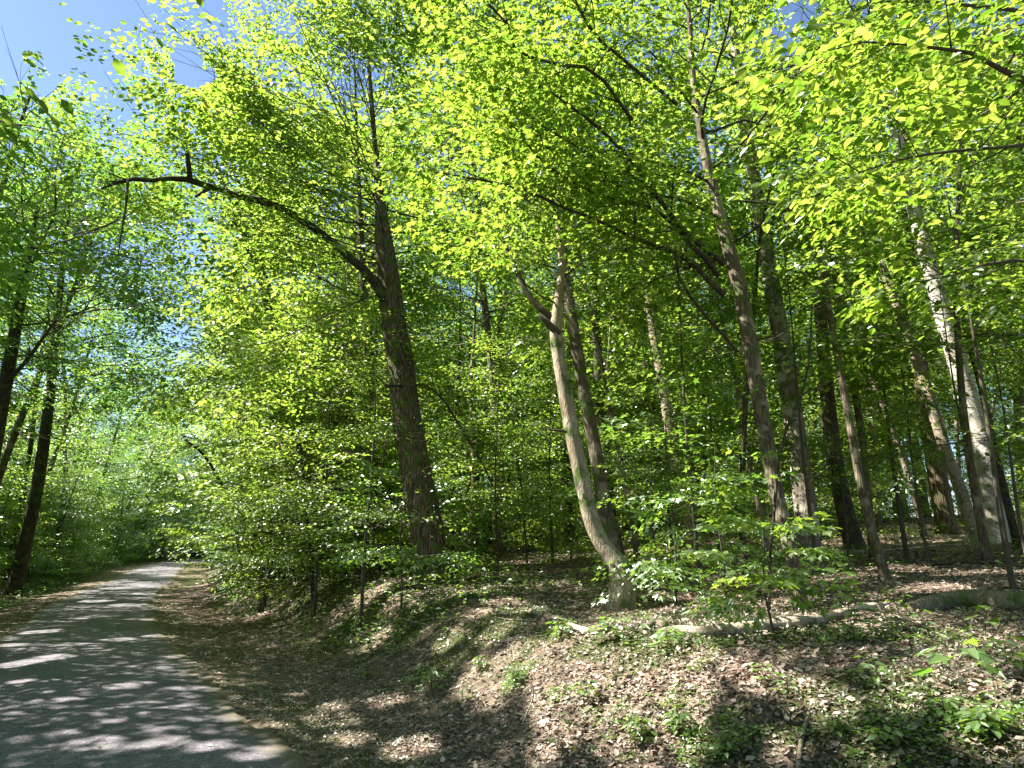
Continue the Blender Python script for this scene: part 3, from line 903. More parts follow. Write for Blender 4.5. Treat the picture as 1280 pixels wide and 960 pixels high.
P, W = trunk_px([(768, 690, 25), (757, 640, 24), (748, 585, 22), (738, 530, 21), (728, 480, 20), (720, 430, 19), (710, 370, 17), (703, 310, 15), (698, 240, 12)], 11.2, 11.8, 14, slim=.78)
build_tree('straight_tree', 'straight dark-trunked tree standing right behind the pale crooked one', 'tree', P, W,
           crown_limbs(rng, P, W, zfrac(P, 6.5), .98, 20, 3.2, (15, 55), sub=6), 'brown', 'wood', 'oval', 'fine', seed=3, sides=18, thin=pthin([(660, 400, 800, 760, .05)]))
rng = np.random.default_rng(104)
P, W = trunk_px([(770, 680, 15), (762, 630, 14), (756, 560, 13), (749, 480, 12), (745, 400, 11), (742, 320, 10)], 15, 15.5, 15)
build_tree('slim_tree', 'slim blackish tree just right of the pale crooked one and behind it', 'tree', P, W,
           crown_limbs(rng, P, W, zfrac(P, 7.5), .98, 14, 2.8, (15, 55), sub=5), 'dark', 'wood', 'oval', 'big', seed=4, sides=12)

# maple by the log whose long thin branches sweep up to the left
rng = np.random.default_rng(105)
P, W = trunk_px([(1003, 768, 20), (997, 735, 18), (990, 700, 18), (983, 665, 20), (972, 625, 21), (962, 570, 21), (953, 520, 20), (943, 465, 21), (934, 410, 21), (925, 360, 20), (911, 310, 18), (896, 255, 16), (884, 205, 14), (874, 150, 11), (866, 95, 9), (862, 30, 7)], 8.0, 8.8, 11.0, slim=.88)
bA = px_branch([(905, 369, 8), (880, 345, 6.5), (860, 323, 6), (824, 309, 5), (788, 296, 4.8), (752, 277, 4.6), (722, 266, 4.4), (702, 259, 4.2), (676, 246, 4), (651, 235, 3.6), (601, 225, 3), (544, 215, 2.2), (508, 212, 1.5)], 8.3, 6.8, rng, .34, 8, .8, .2)
bB = px_branch([(898, 345, 8), (878, 318, 6.5), (860, 305, 6), (831, 268, 5), (808, 259, 4.6), (788, 253, 4.4), (762, 247, 4.2), (741, 241, 4), (712, 226, 3.8), (685, 208, 3.4), (669, 194, 3), (651, 169, 2.4), (630, 142, 1.5)], 8.4, 7.2, rng, .34, 8, .8, .25)
bC = px_branch([(905, 330, 8), (872, 303, 7), (848, 282, 6.5), (831, 258, 6), (806, 223, 5.4), (777, 187, 5), (738, 151, 4), (705, 127, 3), (680, 108, 2)], 8.4, 7.0, rng, .34, 8, .9, .25)
bD = px_branch([(840, 270, 5), (806, 230, 4.6), (782, 216, 4.2), (759, 205, 4), (716, 180, 3.4), (673, 154, 2.4), (655, 140, 1.4)], 8.0, 6.9, rng, .34, 6, .8, .2)
bE = px_branch([(922, 440, 5), (905, 420, 4), (885, 398, 4), (862, 370, 4), (848, 345, 3.6), (843, 314, 2.5)], 8.3, 7.8, rng, .8, 2, .5, .5)
bF = px_branch([(762, 64, 5), (744, 45, 4), (728, 20, 4), (715, -8, 3)], 7.2, 6.8, rng, .34, 4, .7, .1)
bG = px_branch([(846, 130, 5), (800, 92, 4.5), (762, 60, 4)], 8.5, 7.2, rng, .34, 4, .7, .1)
bH = px_branch([(644, 63, 4), (638, 35, 3.5), (610, 5, 3)], 6.8, 6.4, rng, .4, 4, .6, .1)
bI = px_branch([(790, 150, 5), (742, 88, 4.5), (690, 80, 4), (644, 63, 4)], 7.3, 6.8, rng, .34, 5, .7, .2)
limbs = [bA, bB, bC, bD, bE, bF, bG, bH, bI]
limbs += crown_limbs(rng, P, W, zfrac(P, 5.4), .99, 30, 4.0, (8, 45), sub=8, spray_step=.27, leaf_from=.2)
build_tree('maple_tree', 'dark slender maple rising behind the pale fallen log, thin branches sweeping up to the left', 'tree', P, W, limbs, 'brown', 'maple', 'maple', 'fine',
           flare=.5, rough=.08, seed=5, parts=300, limb_bark='dark', leaf_scale=.95, sides=20, thin=pthin([(880, 400, 1060, 780, .15)]))

# sturdy tree with a sunlit pale foot
rng = np.random.default_rng(106)
P, W = trunk_px([(1012, 690, 34), (1008, 645, 32), (1002, 600, 30), (994, 540, 28), (985, 480, 27), (976, 420, 25), (965, 360, 23), (954, 290, 21), (942, 220, 19), (932, 160, 17), (926, 110, 14)], 12.0, 12.8, 17, slim=.85)
build_tree('poplar_tree', 'sturdy tree with a pale flaking lower trunk, behind the slender maple at the log', 'tree', P, W,
           crown_limbs(rng, P, W, zfrac(P, 8.2), .98, 24, 3.8, (15, 55), sub=7), 'flaky', 'wood', 'oval', 'fine', seed=6, sides=22, rough=.08)
rng = np.random.default_rng(107)
P, W = trunk_px([(1068, 680, 22), (1058, 645, 21), (1048, 600, 20), (1040, 550, 19), (1034, 490, 17), (1029, 430, 15), (1025, 380, 14)], 15, 15.5, 14)
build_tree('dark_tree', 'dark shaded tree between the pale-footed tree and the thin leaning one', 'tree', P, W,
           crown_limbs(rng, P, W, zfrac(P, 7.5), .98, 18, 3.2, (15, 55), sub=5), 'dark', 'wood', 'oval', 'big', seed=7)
rng = np.random.default_rng(108)
P, W = trunk_px([(1109, 730, 14), (1099, 695, 13), (1086, 650, 12.5), (1076, 605, 12), (1066, 550, 11), (1055, 490, 10), (1044, 430, 9), (1036, 385, 8), (1031, 345, 7)], 9.6, 10, 8.4, slim=.85)
build_tree('young_tree', 'thin straight young tree leaning left, its foot in sunlit leaf litter right of the log', 'tree', P, W,
           crown_limbs(rng, P, W, zfrac(P, 4.6), .98, 9, 1.7, (5, 40), sub=4), 'brown', 'maple', 'maple', 'fine', seed=8, flare=.45, sides=14, parts=40, leaf_scale=.9)
rng = np.random.default_rng(109)
P, W = trunk_px([(1212, 650, 15), (1200, 610, 14.5), (1186, 575, 14), (1172, 530, 14), (1158, 485, 13.5), (1143, 440, 13), (1128, 400, 12), (1115, 365, 10), (1104, 333, 8)], 13.5, 14)
P2 = np.vstack([P, P[-1] + (P[-1] - P[-2]) * .25]); W2 = np.append(W, W[-1] * .35)
build_tree('dead_tree', 'slim pale dead trunk with a broken top, leaning left beside the big white-barked tree', 'tree', P2, W2,
           [px_branch([(1128, 400, 4), (1140, 385, 3), (1152, 376, 1.5)], 14, 13.8, rng, sprays_on=False)], 'pale', 'wood', seed=9, sides=14)
rng = np.random.default_rng(110)
P, W = trunk_px([(1250, 668, 32), (1243, 640, 31), (1235, 595, 29), (1225, 545, 28), (1210, 495, 26), (1196, 450, 25), (1181, 400, 24), (1168, 355, 22), (1156, 310, 21), (1145, 270, 19), (1133, 225, 17), (1122, 175, 15), (1112, 120, 13)], 14.5, 15.0, 19, slim=.86)
build_tree('white_barked_tree', 'tall tree with bright white mottled bark leaning left at the right of the view', 'tree', P, W,
           crown_limbs(rng, P, W, zfrac(P, 9.5), .98, 24, 4.0, (15, 55), sub=6), 'birch', 'wood', 'oval', 'fine', seed=10, sides=22, rough=.07)
rng = np.random.default_rng(111)
P, W = trunk_px([(1262, 640, 9), (1252, 600, 9), (1240, 545, 8), (1226, 480, 8), (1212, 430, 7)], 13, 13.4, 9)
build_tree('young_tree', 'thin dark stem growing close against the right side of the white-barked tree', 'tree', P, W,
           crown_limbs(rng, P, W, zfrac(P, 5.5), .98, 9, 2.0, (5, 45), sub=4), 'dark', 'wood', 'oval', 'big', seed=12, sides=10)
rng = np.random.default_rng(112)
P, W = trunk_px([(860, 640, 16), (850, 600, 16), (842, 560, 15), (834, 510, 15), (826, 465, 14), (816, 410, 13)], 18, 18.6, 16)
build_tree('pale_tree', 'grey tree with a sunlit bark patch between crooked tree and log maple', 'tree', P, W,
           crown_limbs(rng, P, W, zfrac(P, 7.5), .98, 18, 3.4, (15, 55), sub=5), 'pale', 'wood', 'oval', 'big', seed=13, sides=14)
rng = np.random.default_rng(113)
P, W = trunk_px([(470, 700, 15), (469, 650, 15), (467, 590, 14), (464, 520, 13), (461, 440, 12), (455, 370, 10)], 16.5, 17, 16)
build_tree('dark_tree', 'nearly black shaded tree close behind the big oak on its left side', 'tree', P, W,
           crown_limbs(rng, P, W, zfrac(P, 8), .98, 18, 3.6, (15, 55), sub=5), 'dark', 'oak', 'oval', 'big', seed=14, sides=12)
rng = np.random.default_rng(114)
P, W = trunk_px([(330, 700, 10), (333, 640, 11), (336, 580, 12), (339, 520, 12), (341, 460, 12), (342, 410, 12), (335, 360, 10), (318, 320, 8), (300, 280, 6)], 21, 20, 16)
bx = px_branch([(341, 410, 8), (334, 385, 7), (325, 350, 6), (312, 318, 5), (300, 285, 4)], 20.5, 19.5, rng, .5, 5, 1.2, .4)
build_tree('forked_tree', 'dark forked tree half hidden by the bright foliage right of the lane', 'tree', P, W,
           [bx] + crown_limbs(rng, P, W, zfrac(P, 9), .98, 18, 4.4, (15, 55), sub=6), 'dark', 'cool', 'oval', 'big', seed=15, sides=12, leaf_scale=1.1)
# left side of the lane
rng = np.random.default_rng(115)
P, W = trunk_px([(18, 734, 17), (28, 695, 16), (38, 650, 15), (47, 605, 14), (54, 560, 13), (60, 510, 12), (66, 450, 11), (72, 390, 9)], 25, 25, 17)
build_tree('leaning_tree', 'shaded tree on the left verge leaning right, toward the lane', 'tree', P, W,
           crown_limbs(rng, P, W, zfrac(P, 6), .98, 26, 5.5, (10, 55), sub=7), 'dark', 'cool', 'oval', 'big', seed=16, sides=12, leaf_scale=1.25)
rng = np.random.default_rng(116)
P, W = trunk_px([(-25, 640, 18), (-8, 560, 17), (5, 490, 15), (18, 420, 13), (30, 350, 11)], 16, 16, 10.5)
build_tree('shade_tree', 'dark tree at the left edge of the view with a branch forking right', 'tree', P, W,
           [px_branch([(8, 478, 6), (30, 455, 5), (52, 425, 4), (70, 400, 2.5)], 16, 15.5, rng, .5, 3, .8, .4)] +
           crown_limbs(rng, P, W, zfrac(P, 5.5), .98, 26, 4.4, (10, 50), sub=6), 'dark', 'cool', 'oval', 'fine', seed=17, sides=12, leaf_scale=1.1)

# near branch with large leaves reaching in from a tree right of the camera
rng = np.random.default_rng(117)
P = np.array([(5.6, 3.4, gh(5.6, 3.4) - .2), (5.5, 3.45, 2.6), (5.3, 3.6, 4.2), (5.2, 3.7, 6.0), (5.1, 3.8, 8.0), (5.0, 3.9, 10.0)]); W = np.array([.17, .15, .13, .11, .08, .04])
n1 = px_branch([(1290, 105, 9), (1262, 92, 7), (1240, 82, 6), (1225, 70, 5.5), (1195, 62, 5), (1160, 60, 4), (1120, 55, 3), (1080, 52, 2.5), (1040, 62, 1.5)], 4.6, 4.2, rng, .26, 7, .6, .05, .9)
n2 = px_branch([(1300, 178, 5), (1255, 184, 4.5), (1200, 188, 4), (1140, 196, 3), (1090, 210, 2), (1040, 230, 1.2)], 4.9, 4.8, rng, .26, 6, .6, .1, .9)
n3 = px_branch([(1310, 20, 6), (1250, 10, 5), (1190, 5, 4), (1120, 0, 3), (1050, 10, 2)], 4.4, 4.2, rng, .26, 7, .6, .05, .9)
n4 = px_branch([(1310, 330, 5), (1270, 325, 4), (1230, 330, 3.4), (1190, 345, 2.6), (1150, 352, 1.6)], 5.6, 5.5, rng, .28, 4, .5, .2, .9)
build_tree('overhanging_tree', 'tree mostly out of view at upper right whose near branches carry large yellow-green leaves', 'tree', P, W,
           [n1, n2, n3, n4] + crown_limbs(rng, P, W, zfrac(P, 4.5), .98, 10, 2.0, (5, 40), sub=5), 'brown', 'maple', 'oval', 'fine', seed=18, parts=300, leaf_scale=1.12, sides=12)

print('key leaves', STATS)
# ================================================================== TREE KINDS COPIED THROUGH THE WOOD
def copy_tree(root, loc, rz, sc, label, group, mat=None, tilt=(0, 0), cat=None):
    r = root.copy(); col.objects.link(r)
    r.location = loc; r.rotation_euler = (tilt[0], tilt[1], rz); r.scale = sc
    r['label'] = label; r['group'] = group
    if cat: r['category'] = cat
    for ch in list(root.children):
        c = ch.copy(); col.objects.link(c); c.parent = r
        if mat and c.name.startswith('crown'):
            c.material_slots[0].link = 'OBJECT'; c.material_slots[0].material = LEAF[mat]
    return r

def proto_tree(kind, k):
    rng = np.random.default_rng(1000 + 37 * k + hash_kind[kind])
    if kind == 'tall':
        H = rng.uniform(13, 18); r0 = rng.uniform(.13, .24)
    elif kind == 'pole':
        H = rng.uniform(8, 13); r0 = rng.uniform(.045, .085)
    elif kind == 'sapling':
        H = rng.uniform(3.6, 6.5); r0 = rng.uniform(.025, .045)
    else:
        H = rng.uniform(1.1, 2.0); r0 = .014
    n = max(5, int(H / 1.0))
    P = [np.array([0, 0, -.2])]; d = np.array([rng.normal(0, .05), rng.normal(0, .05), 1.])
    for i in range(n):
        d = norm(d + rng.normal(0, .035, 3)); P.append(P[-1] + d * (H + .2) / n)
    P = np.array(P); W = r0 * (1 - .85 * (np.arange(len(P)) / (len(P) - 1)) ** 1.3) + .004
    root = bpy.data.objects.new({'tall': 'forest_tree', 'pole': 'pole_tree', 'sapling': 'sapling', 'bush': 'understory_shrub'}[kind], None)
    col.objects.link(root); root['category'] = {'tall': 'tree', 'pole': 'tree', 'sapling': 'sapling', 'bush': 'shrub'}[kind]
    prof_u = lambda u: 1.05 - .65 * u
    if kind == 'tall':
        limbs = crown_limbs(rng, P, W, .36, .98, 34, 4.8, (10, 58), sub=9, spray_step=.32, leaf_from=.2, spray_sc=1.35)
    elif kind == 'pole':
        limbs = crown_limbs(rng, P, W, .36, .98, 20, 2.6, (5, 50), sub=5, spray_step=.36, leaf_from=.25, spray_sc=1.2)
    elif kind == 'sapling':
        limbs = crown_limbs(rng, P, W, .16, .98, 22, 1.7, (0, 38), sub=4, spray_step=.34, leaf_from=.15, prof=prof_u)
    else:
        limbs = crown_limbs(rng, P, W, .12, .97, 9, .8, (5, 45), sub=2, spray_step=.3, leaf_from=.1, prof=prof_u, spray_sc=.75)
    ts = [tube(*resample(P, W, .5), {'tall': 9, 'pole': 6, 'sapling': 5, 'bush': 4}[kind], .04 if kind != 'bush' else 0, k, .35 if kind != 'bush' else 0)]
    bark = {'tall': ['dark', 'brown', 'oak', 'pale', 'dark', 'brown', 'dark'][k % 7], 'pole': ['dark', 'brown', 'pale', 'dark', 'brown'][k % 5], 'sapling': 'twig', 'bush': 'twig'}[kind]
    sprays = []
    for tubes, sp in limbs:
        if kind in ('tall', 'pole'): tubes = tubes[:1 if kind == 'pole' else 4]
        ts += [tube(p, r, 4) for p, r, s in tubes]
        sprays += sp
    v, F = merge_tubes(ts)
    obj('trunk', mesh_from('trunk', v, F, BARK[bark], True), root)
    fine = kind in ('sapling', 'bush')
    L = place_sprays(rng, sprays, 'fine' if fine else 'coarse', 1.0)
    if kind in ('tall', 'pole'): keep = clump_mask(L[0], 80 + k, .47, 1.9); L = [a[keep] for a in L]
    v, F = leaf_verts(*L, 'oval' if kind == 'bush' else ('oval' if (kind == 'sapling' and k % 3 == 0) else 'quad'))
    obj('crown', mesh_from('crown', v, F, LEAF['wood']), root, kind='stuff')
    STATS[kind] = STATS.get(kind, 0) + len(L[0])
    return root

hash_kind = {'tall': 1, 'pole': 2, 'sapling': 3, 'bush': 4}
PROTO = {'tall': [proto_tree('tall', k) for k in range(7)], 'pole': [proto_tree('pole', k) for k in range(5)],
         'sapling': [proto_tree('sapling', k) for k in range(6)], 'bush': [proto_tree('bush', k) for k in range(4)]}
used = set()
def plant(kind, x, y, label, group, mat=None, sc=1.0, tilt=0.0, k=None):
    k = random.randrange(len(PROTO[kind])) if k is None else k
    pr = PROTO[kind][k]
    rz = random.uniform(0, 6.28); s = sc * random.uniform(.85, 1.15)
    z = gh(x, y)
    ta = random.gauss(0, .035), random.gauss(0, .035) - tilt
    if (kind, k) not in used:
        used.add((kind, k)); pr.location = (x, y, z); pr.rotation_euler = (ta[0], ta[1], rz); pr.scale = (s, s, s)
        tag(pr, label, None, group)
        if mat:
            for c in pr.children:
                if c.name.startswith('crown'):
                    c.material_slots[0].link = 'OBJECT'; c.material_slots[0].material = LEAF[mat]
        return pr
    return copy_tree(pr, (x, y, z), rz, (s, s, s), label, group, mat, ta)

SHADE_SEED = 23
random.seed(7)
TAKEN = []
def free(x, y, d):
    for a, b in TAKEN:
        if (a - x) ** 2 + (b - y) ** 2 < d * d: return False
    TAKEN.append((x, y)); return True
for o in list(scene.objects):
    if o.parent is None and o.get('category') == 'tree' and o.get('label'): TAKEN.append((o.location.x, o.location.y))

def st_xy(s, t):
    ss = s + _S0
    i = int(np.clip(np.searchsorted(_cum, ss) - 1, 0, len(_seg) - 1))
    u = (ss - _cum[i]) / _len[i]
    p = EDGE_S[i] + _seg[i] * u; d = _seg[i] / _len[i]
    return p[0] + d[1] * t, p[1] - d[0] * t

LAND = [(200, 'at the far bend of the lane'), (270, 'right of the lane far end'), (330, 'left of the forked dark tree'), (390, 'right of the forked dark tree'), (440, 'two steps left of the big oak'), (480, 'just left of the big oak'), (520, 'hidden behind the big oak trunk'), (560, 'just right of the big oak'),
        (610, 'right of the big oak'), (665, 'left of the crooked tree'), (720, 'just behind the crooked tree'), (780, 'right of the crooked tree foot'), (840, 'right of the crooked tree'), (890, 'behind the bright young maple'), (930, 'left of the log maple'), (980, 'just behind the log maple'),
        (1030, 'behind the pale-footed tree'), (1080, 'behind the thin leaning tree'), (1130, 'right of the thin leaning tree'), (1190, 'behind the dead pale trunk'), (1240, 'behind the white-barked tree'), (1290, 'right of the white-barked tree')]
def where(x, y, left):
    px = project(np.array([[x, y, gh(x, y) + 2]]))[0][0]
    if left:
        for a, t in ((-200, 'past the left edge of view'), (-60, 'at the left edge of view'), (0, 'at the left picture edge'), (40, 'beside the leaning verge tree'), (90, 'right of the leaning verge tree'), (140, 'midway along the left verge')):
            if px < a: return 'left of the lane ' + t
        return 'left of the lane near its far bend'
    for a, t in LAND:
        if px < a: return t
    return 'past the right edge of view'
ADJ = {'tall': 'tall leafy tree', 'pole': 'thin straight pole tree', 'sapling': 'leafy green sapling', 'bush': 'low leafy shrub'}
GRP = {'tall': 'tall trees', 'pole': 'thin pole trees', 'sapling': 'leafy saplings', 'bush': 'low shrubs'}
def auto(kind, x, y, left=False):
    far = ', farthest row' if y > 45 else (', far back' if y > 32 else (', at middle distance' if y > 22 else (', near row' if y > 17 else ', nearest row')))
    w = where(x, y, left)
    return ADJ[kind] + ' ' + w + far, GRP[kind] + ' ' + w + far

def fill(kind, n, srange, trange, dmin, mat, sc=1.0, tilt=0.0, left=False, cond=None, tries=30):
    c = 0
    for _ in range(n * tries):
        if c >= n: break
        s = random.uniform(*srange); t = random.uniform(*trange)
        x, y = st_xy(s, t)
        if cond and not cond(x, y, s, t): continue
        rs, rt = road_st(np.array([x]), np.array([y]))
        if -ROAD_W - 1.2 < rt[0] < 1.2: continue
        if not free(x, y, dmin): continue
        la, gr = auto(kind, x, y, left)
        m = mat(x, y) if callable(mat) else mat
        plant(kind, x, y, la, gr, m, sc, tilt); c += 1
    return c

def inview(x, y, mg=.95): return y > 2 and abs(x) < mg * y + 3

def edge_mat(x, y): return random.choice(['oak', 'wood', 'wood', 'maple']) if y < 34 else ('cool' if y < 55 else 'far')
def left_mat(x, y): return random.choice(['cool', 'wood', 'wood']) if y < 70 else 'far'

# right wood: keep the near rows to the traced trees
fill('tall', 95, (0, 85), (5.5, 60), 2.9, edge_mat, cond=lambda x, y, s, t: y > 17 and inview(x, y))
fill('pole', 90, (0, 55), (4.5, 38), 1.4, edge_mat, cond=lambda x, y, s, t: y > 14.5 and inview(x, y))
fill('sapling', 100, (4, 60), (4, 42), 1.5, edge_mat, cond=lambda x, y, s, t: y > 15 and inview(x, y), sc=.95)
fill('bush', 110, (2, 45), (3.6, 28), .9, edge_mat, cond=lambda x, y, s, t: y > 11.5 and inview(x, y) and not (x > 3 and y < 15))
# leafy edge along the right of the lane
fill('sapling', 16, (9, 24), (3.0, 5.5), 1.1, 'oak', sc=1.05, tilt=.08, cond=lambda x, y, s, t: x < -3.2)
fill('sapling', 30, (22, 85), (3.0, 6.0), 1.3, edge_mat, sc=1.1, tilt=.04)
fill('pole', 16, (-4, 22), (6.5, 18), 1.5, 'maple', cond=lambda x, y, s, t: y > 10.5 and x > 2.2 and inview(x, y))
fill('bush', 34, (14, 60), (2.4, 5), .9, edge_mat)
fill('tall', 24, (24, 110), (2.8, 9), 2.8, edge_mat, tilt=.05)
for x, y, m_ in ((-15.5, 17.5, 'wood'), (-13.6, 12.8, 'cool'), (-19.0, 24, 'wood'), (-18.2, 20.0, 'cool'), (-23.5, 33, 'cool'), (-27, 41, 'wood'), (-24, 26, 'wood'), (-31, 50, 'cool'), (-35, 60, 'wood'), (-22, 30, 'wood')):
    if free(x, y, 1.0):
        la, gr = auto('tall', x, y, True); plant('tall', x, y, la, gr, m_, 1.0, -.05)
for x, y, k_, m_, sc_ in ((-6.6, 20.5, 'tall', 'oak', .85), (-8.6, 25.0, 'tall', 'oak', 1.0), (-4.4, 18.0, 'pole', 'oak', 1.1), (-8.2, 21.5, 'sapling', 'oak', 2.0), (-6.4, 17.6, 'sapling', 'oak', 1.7), (-5.2, 22.0, 'sapling', 'wood', 2.0), (-11.5, 30.0, 'tall', 'wood', .95)):
    la, gr = auto(k_, x, y); TAKEN.append((x, y)); plant(k_, x, y, la, gr, m_, sc_, .06)
for s_q, t_q, k_q in ((16, 5.4, 'sapling'), (21, 5.2, 'sapling'), (26, 5.0, 'sapling'), (32, 5.0, 'sapling'), (38, 4.8, 'sapling'), (29, 4.4, 'tall'), (36, 4.4, 'tall'), (41, 6, 'tall'), (22, 7, 'pole'), (44, 3.0, 'tall'), (52, 2.8, 'tall'), (61, 3.0, 'tall')):
    x, y = st_xy(s_q, t_q)
    la, gr = auto(k_q, x, y); TAKEN.append((x, y)); plant(k_q, x, y, la, gr, 'oak', .95 if k_q == 'tall' else 1.75, .10 if k_q == 'tall' else 0.0)
# left of the lane
LW = -ROAD_W
fill('sapling', 34, (16, 70), (LW - 9, LW - 4.2), 1.9, left_mat, left=True, sc=1.6, tilt=-.02)
fill('tall', 44, (-2, 120), (LW - 30, LW - 5.0), 2.9, left_mat, tilt=-.04, left=True, cond=lambda x, y, s, t: y > 11 and not (y < 22 and x < -15))
fill('tall', 22, (80, 150), (-40, 20), 3.0, 'wood', left=True)
fill('sapling', 34, (62, 135), (LW - 14, LW - 2), 1.4, 'cool', left=True, sc=1.7)
fill('sapling', 40, (50, 100), (30, 60), 2.0, 'wood', sc=1.8)
fill('sapling', 90, (8, 100), (LW - 14, LW - 2.6), 1.3, left_mat, left=True, sc=1.15)
fill('bush', 70, (10, 80), (LW - 9, LW - 2.0), .9, left_mat, left=True)
# trees beside and behind the viewer whose crowns shade the lane
random.seed(SHADE_SEED)
for x, y in ((-8.5, 5.5), (-10.5, 10.0), (-9.0, 0.5), (-13.5, 4.0), (-6.5, -4.5), (7.5, -3.0), (9.5, 4.0), (9.0, 9.5), (-15, 9.5), (-12, -2.5), (-7.6, 3.0), (-11.2, 3.2), (-7.4, -1.6)):
    plant('tall', x, y, 'tall tree beside or behind the viewer, shading the lane', 'shade trees out of view', 'wood', .95)

# ================================================================== FALLEN WOOD
def log_obj(name, label, cat, pts, bark, group=None, D=None, sides=16, rough=.22, stubs=(), lift=.75):
    P = []; W = []
    for a, b, w in pts:
        p = gp(a, b + w * .35)
        r = w * .5 / F_PX * (p[1] * CP + (p[2] - EYE) * SP)
        p[2] += r * lift; P.append(p); W.append(r)
    P, W = resample(np.array(P), np.array(W), .06)
    o = P[len(P) // 2].copy()
    root = empty(name, Vector(o), label, cat, group)
    v, f4, f3 = tube(P - o, W, sides, rough, len(label), 0)
    obj('log' if cat == 'log' else 'stick', mesh_from(name, v, [f4, f3], BARK[bark], True), root)
    for (i, d, L, r) in stubs:
        q = P[int(i * (len(P) - 1))]
        pts2 = np.array([q, q + np.array(d) * L * .5 + np.array([.01, .0, .01]), q + np.array(d) * L])
        v, f4, f3 = tube(pts2 - o, [r, r * .8, r * .45], 7, .1, 3)
        obj('branch_stub', mesh_from('branch_stub', v, [f4, f3], BARK[bark], True), root)
    return root

log_obj('fallen_log', 'pale weathered fallen log lying at the foot of the slender maple', 'log',
        [(828, 790, 9), (850, 789, 11), (875, 791, 13), (905, 790, 15), (940, 785, 15), (975, 781, 15), (1008, 778, 14), (1045, 770, 12), (1080, 762, 11), (1110, 757, 9)], 'log',
        stubs=[(.18, (-.1, -.5, .7), .10, .018), (.62, (.2, -.3, .8), .08, .012)])
log_obj('mossy_log', 'thick grey-green mossy log running out at the right edge of the view', 'log',
        [(1138, 762, 13), (1165, 757, 20), (1195, 752, 23), (1230, 752, 25), (1265, 755, 26), (1310, 758, 27), (1370, 760, 27)], 'mossy_log',
        stubs=[(.05, (-.6, -.5, .3), .16, .035)], sides=20)
log_obj('broken_branch', 'short pale crooked piece of branch left of the fallen log', 'branch', [(712, 783, 7), (728, 790, 8), (745, 791, 8), (762, 786, 6)], 'log')
log_obj('broken_branch', 'grey knotty wood chunk at the left tip of the fallen log', 'branch', [(806, 786, 8), (818, 780, 10), (832, 782, 9)], 'mossy_log')
log_obj('broken_branch', 'pale stick lying flat in shade near the crooked tree foot', 'branch', [(664, 764, 5), (682, 771, 6), (702, 774, 5)], 'log')
log_obj('dead_branch', 'slim grey stick pointing up the bank in the lower right foreground', 'branch', [(998, 965, 6), (1003, 935, 6), (1008, 912, 5), (1012, 893, 3)], 'log', sides=9)
log_obj('dead_branch', 'pale dead branch lying behind the mossy log at far right', 'branch', [(1060, 690, 2.5), (1110, 688, 3), (1160, 684, 3.2), (1215, 680, 3), (1270, 676, 2)], 'log', sides=7)
log_obj('dead_branch', 'thin dark branch crossing the litter right of the thin young tree', 'branch', [(1120, 700, 2), (1160, 707, 3), (1210, 704, 3), (1260, 712, 2)], 'dark', sides=7)
log_obj('dead_branch', 'thin stick lying on the shaded litter in front of the fallen log', 'branch', [(1030, 830, 2), (1060, 826, 3), (1100, 829, 3), (1135, 825, 2)], 'brown', sides=7)
log_obj('dead_branch', 'long thin stick at right below the mossy log', 'branch', [(1150, 890, 2.5), (1190, 880, 3), (1235, 872, 3), (1290, 868, 2.5)], 'brown', sides=7)
log_obj('dead_branch', 'pale twig on the sunlit bank beside the curved vine', 'branch', [(655, 886, 2), (680, 888, 2.6), (705, 882, 2.6), (730, 876, 1.6)], 'log', sides=7)
random.seed(21)
for q in range(44):
    a = random.uniform(470, 1280); b = random.uniform(680, 940) if a > 620 else random.uniform(740, 830)
    L = random.uniform(20, 60); sl = random.uniform(-.25, .25)
    pts = [(a + L * u, b + L * u * sl + random.uniform(-2, 2), 2.2 - u) for u in (0, .33, .66, 1)]
    log_obj('twig', 'thin dead twig lying on the leaf litter', 'twig', pts, random.choice(['log', 'brown', 'dark']), 'thin twigs scattered on the litter', sides=5)
# curved bare vine standing on the bank face
p0 = gp(652, 905)
root = empty('bare_vine', Vector(p0), 'pale bare vine looping up from the lit bank face in the foreground', 'vine')
D = p0[1]
pts = np.array([p0 - np.array([0, 0, .03]), at(658, 893, D), at(664, 880, D - .03), at(667, 867, D - .06), at(666, 859, D - .08), at(660, 859, D - .1), at(655, 864, D - .1)])
P_, r_ = resample(pts, np.array([.008, .008, .007, .007, .006, .005, .003]), .02)
v, f4, f3 = tube(P_ - p0, r_, 7)
obj('stem', mesh_from('stem', v, [f4, f3], BARK['log'], True), root)

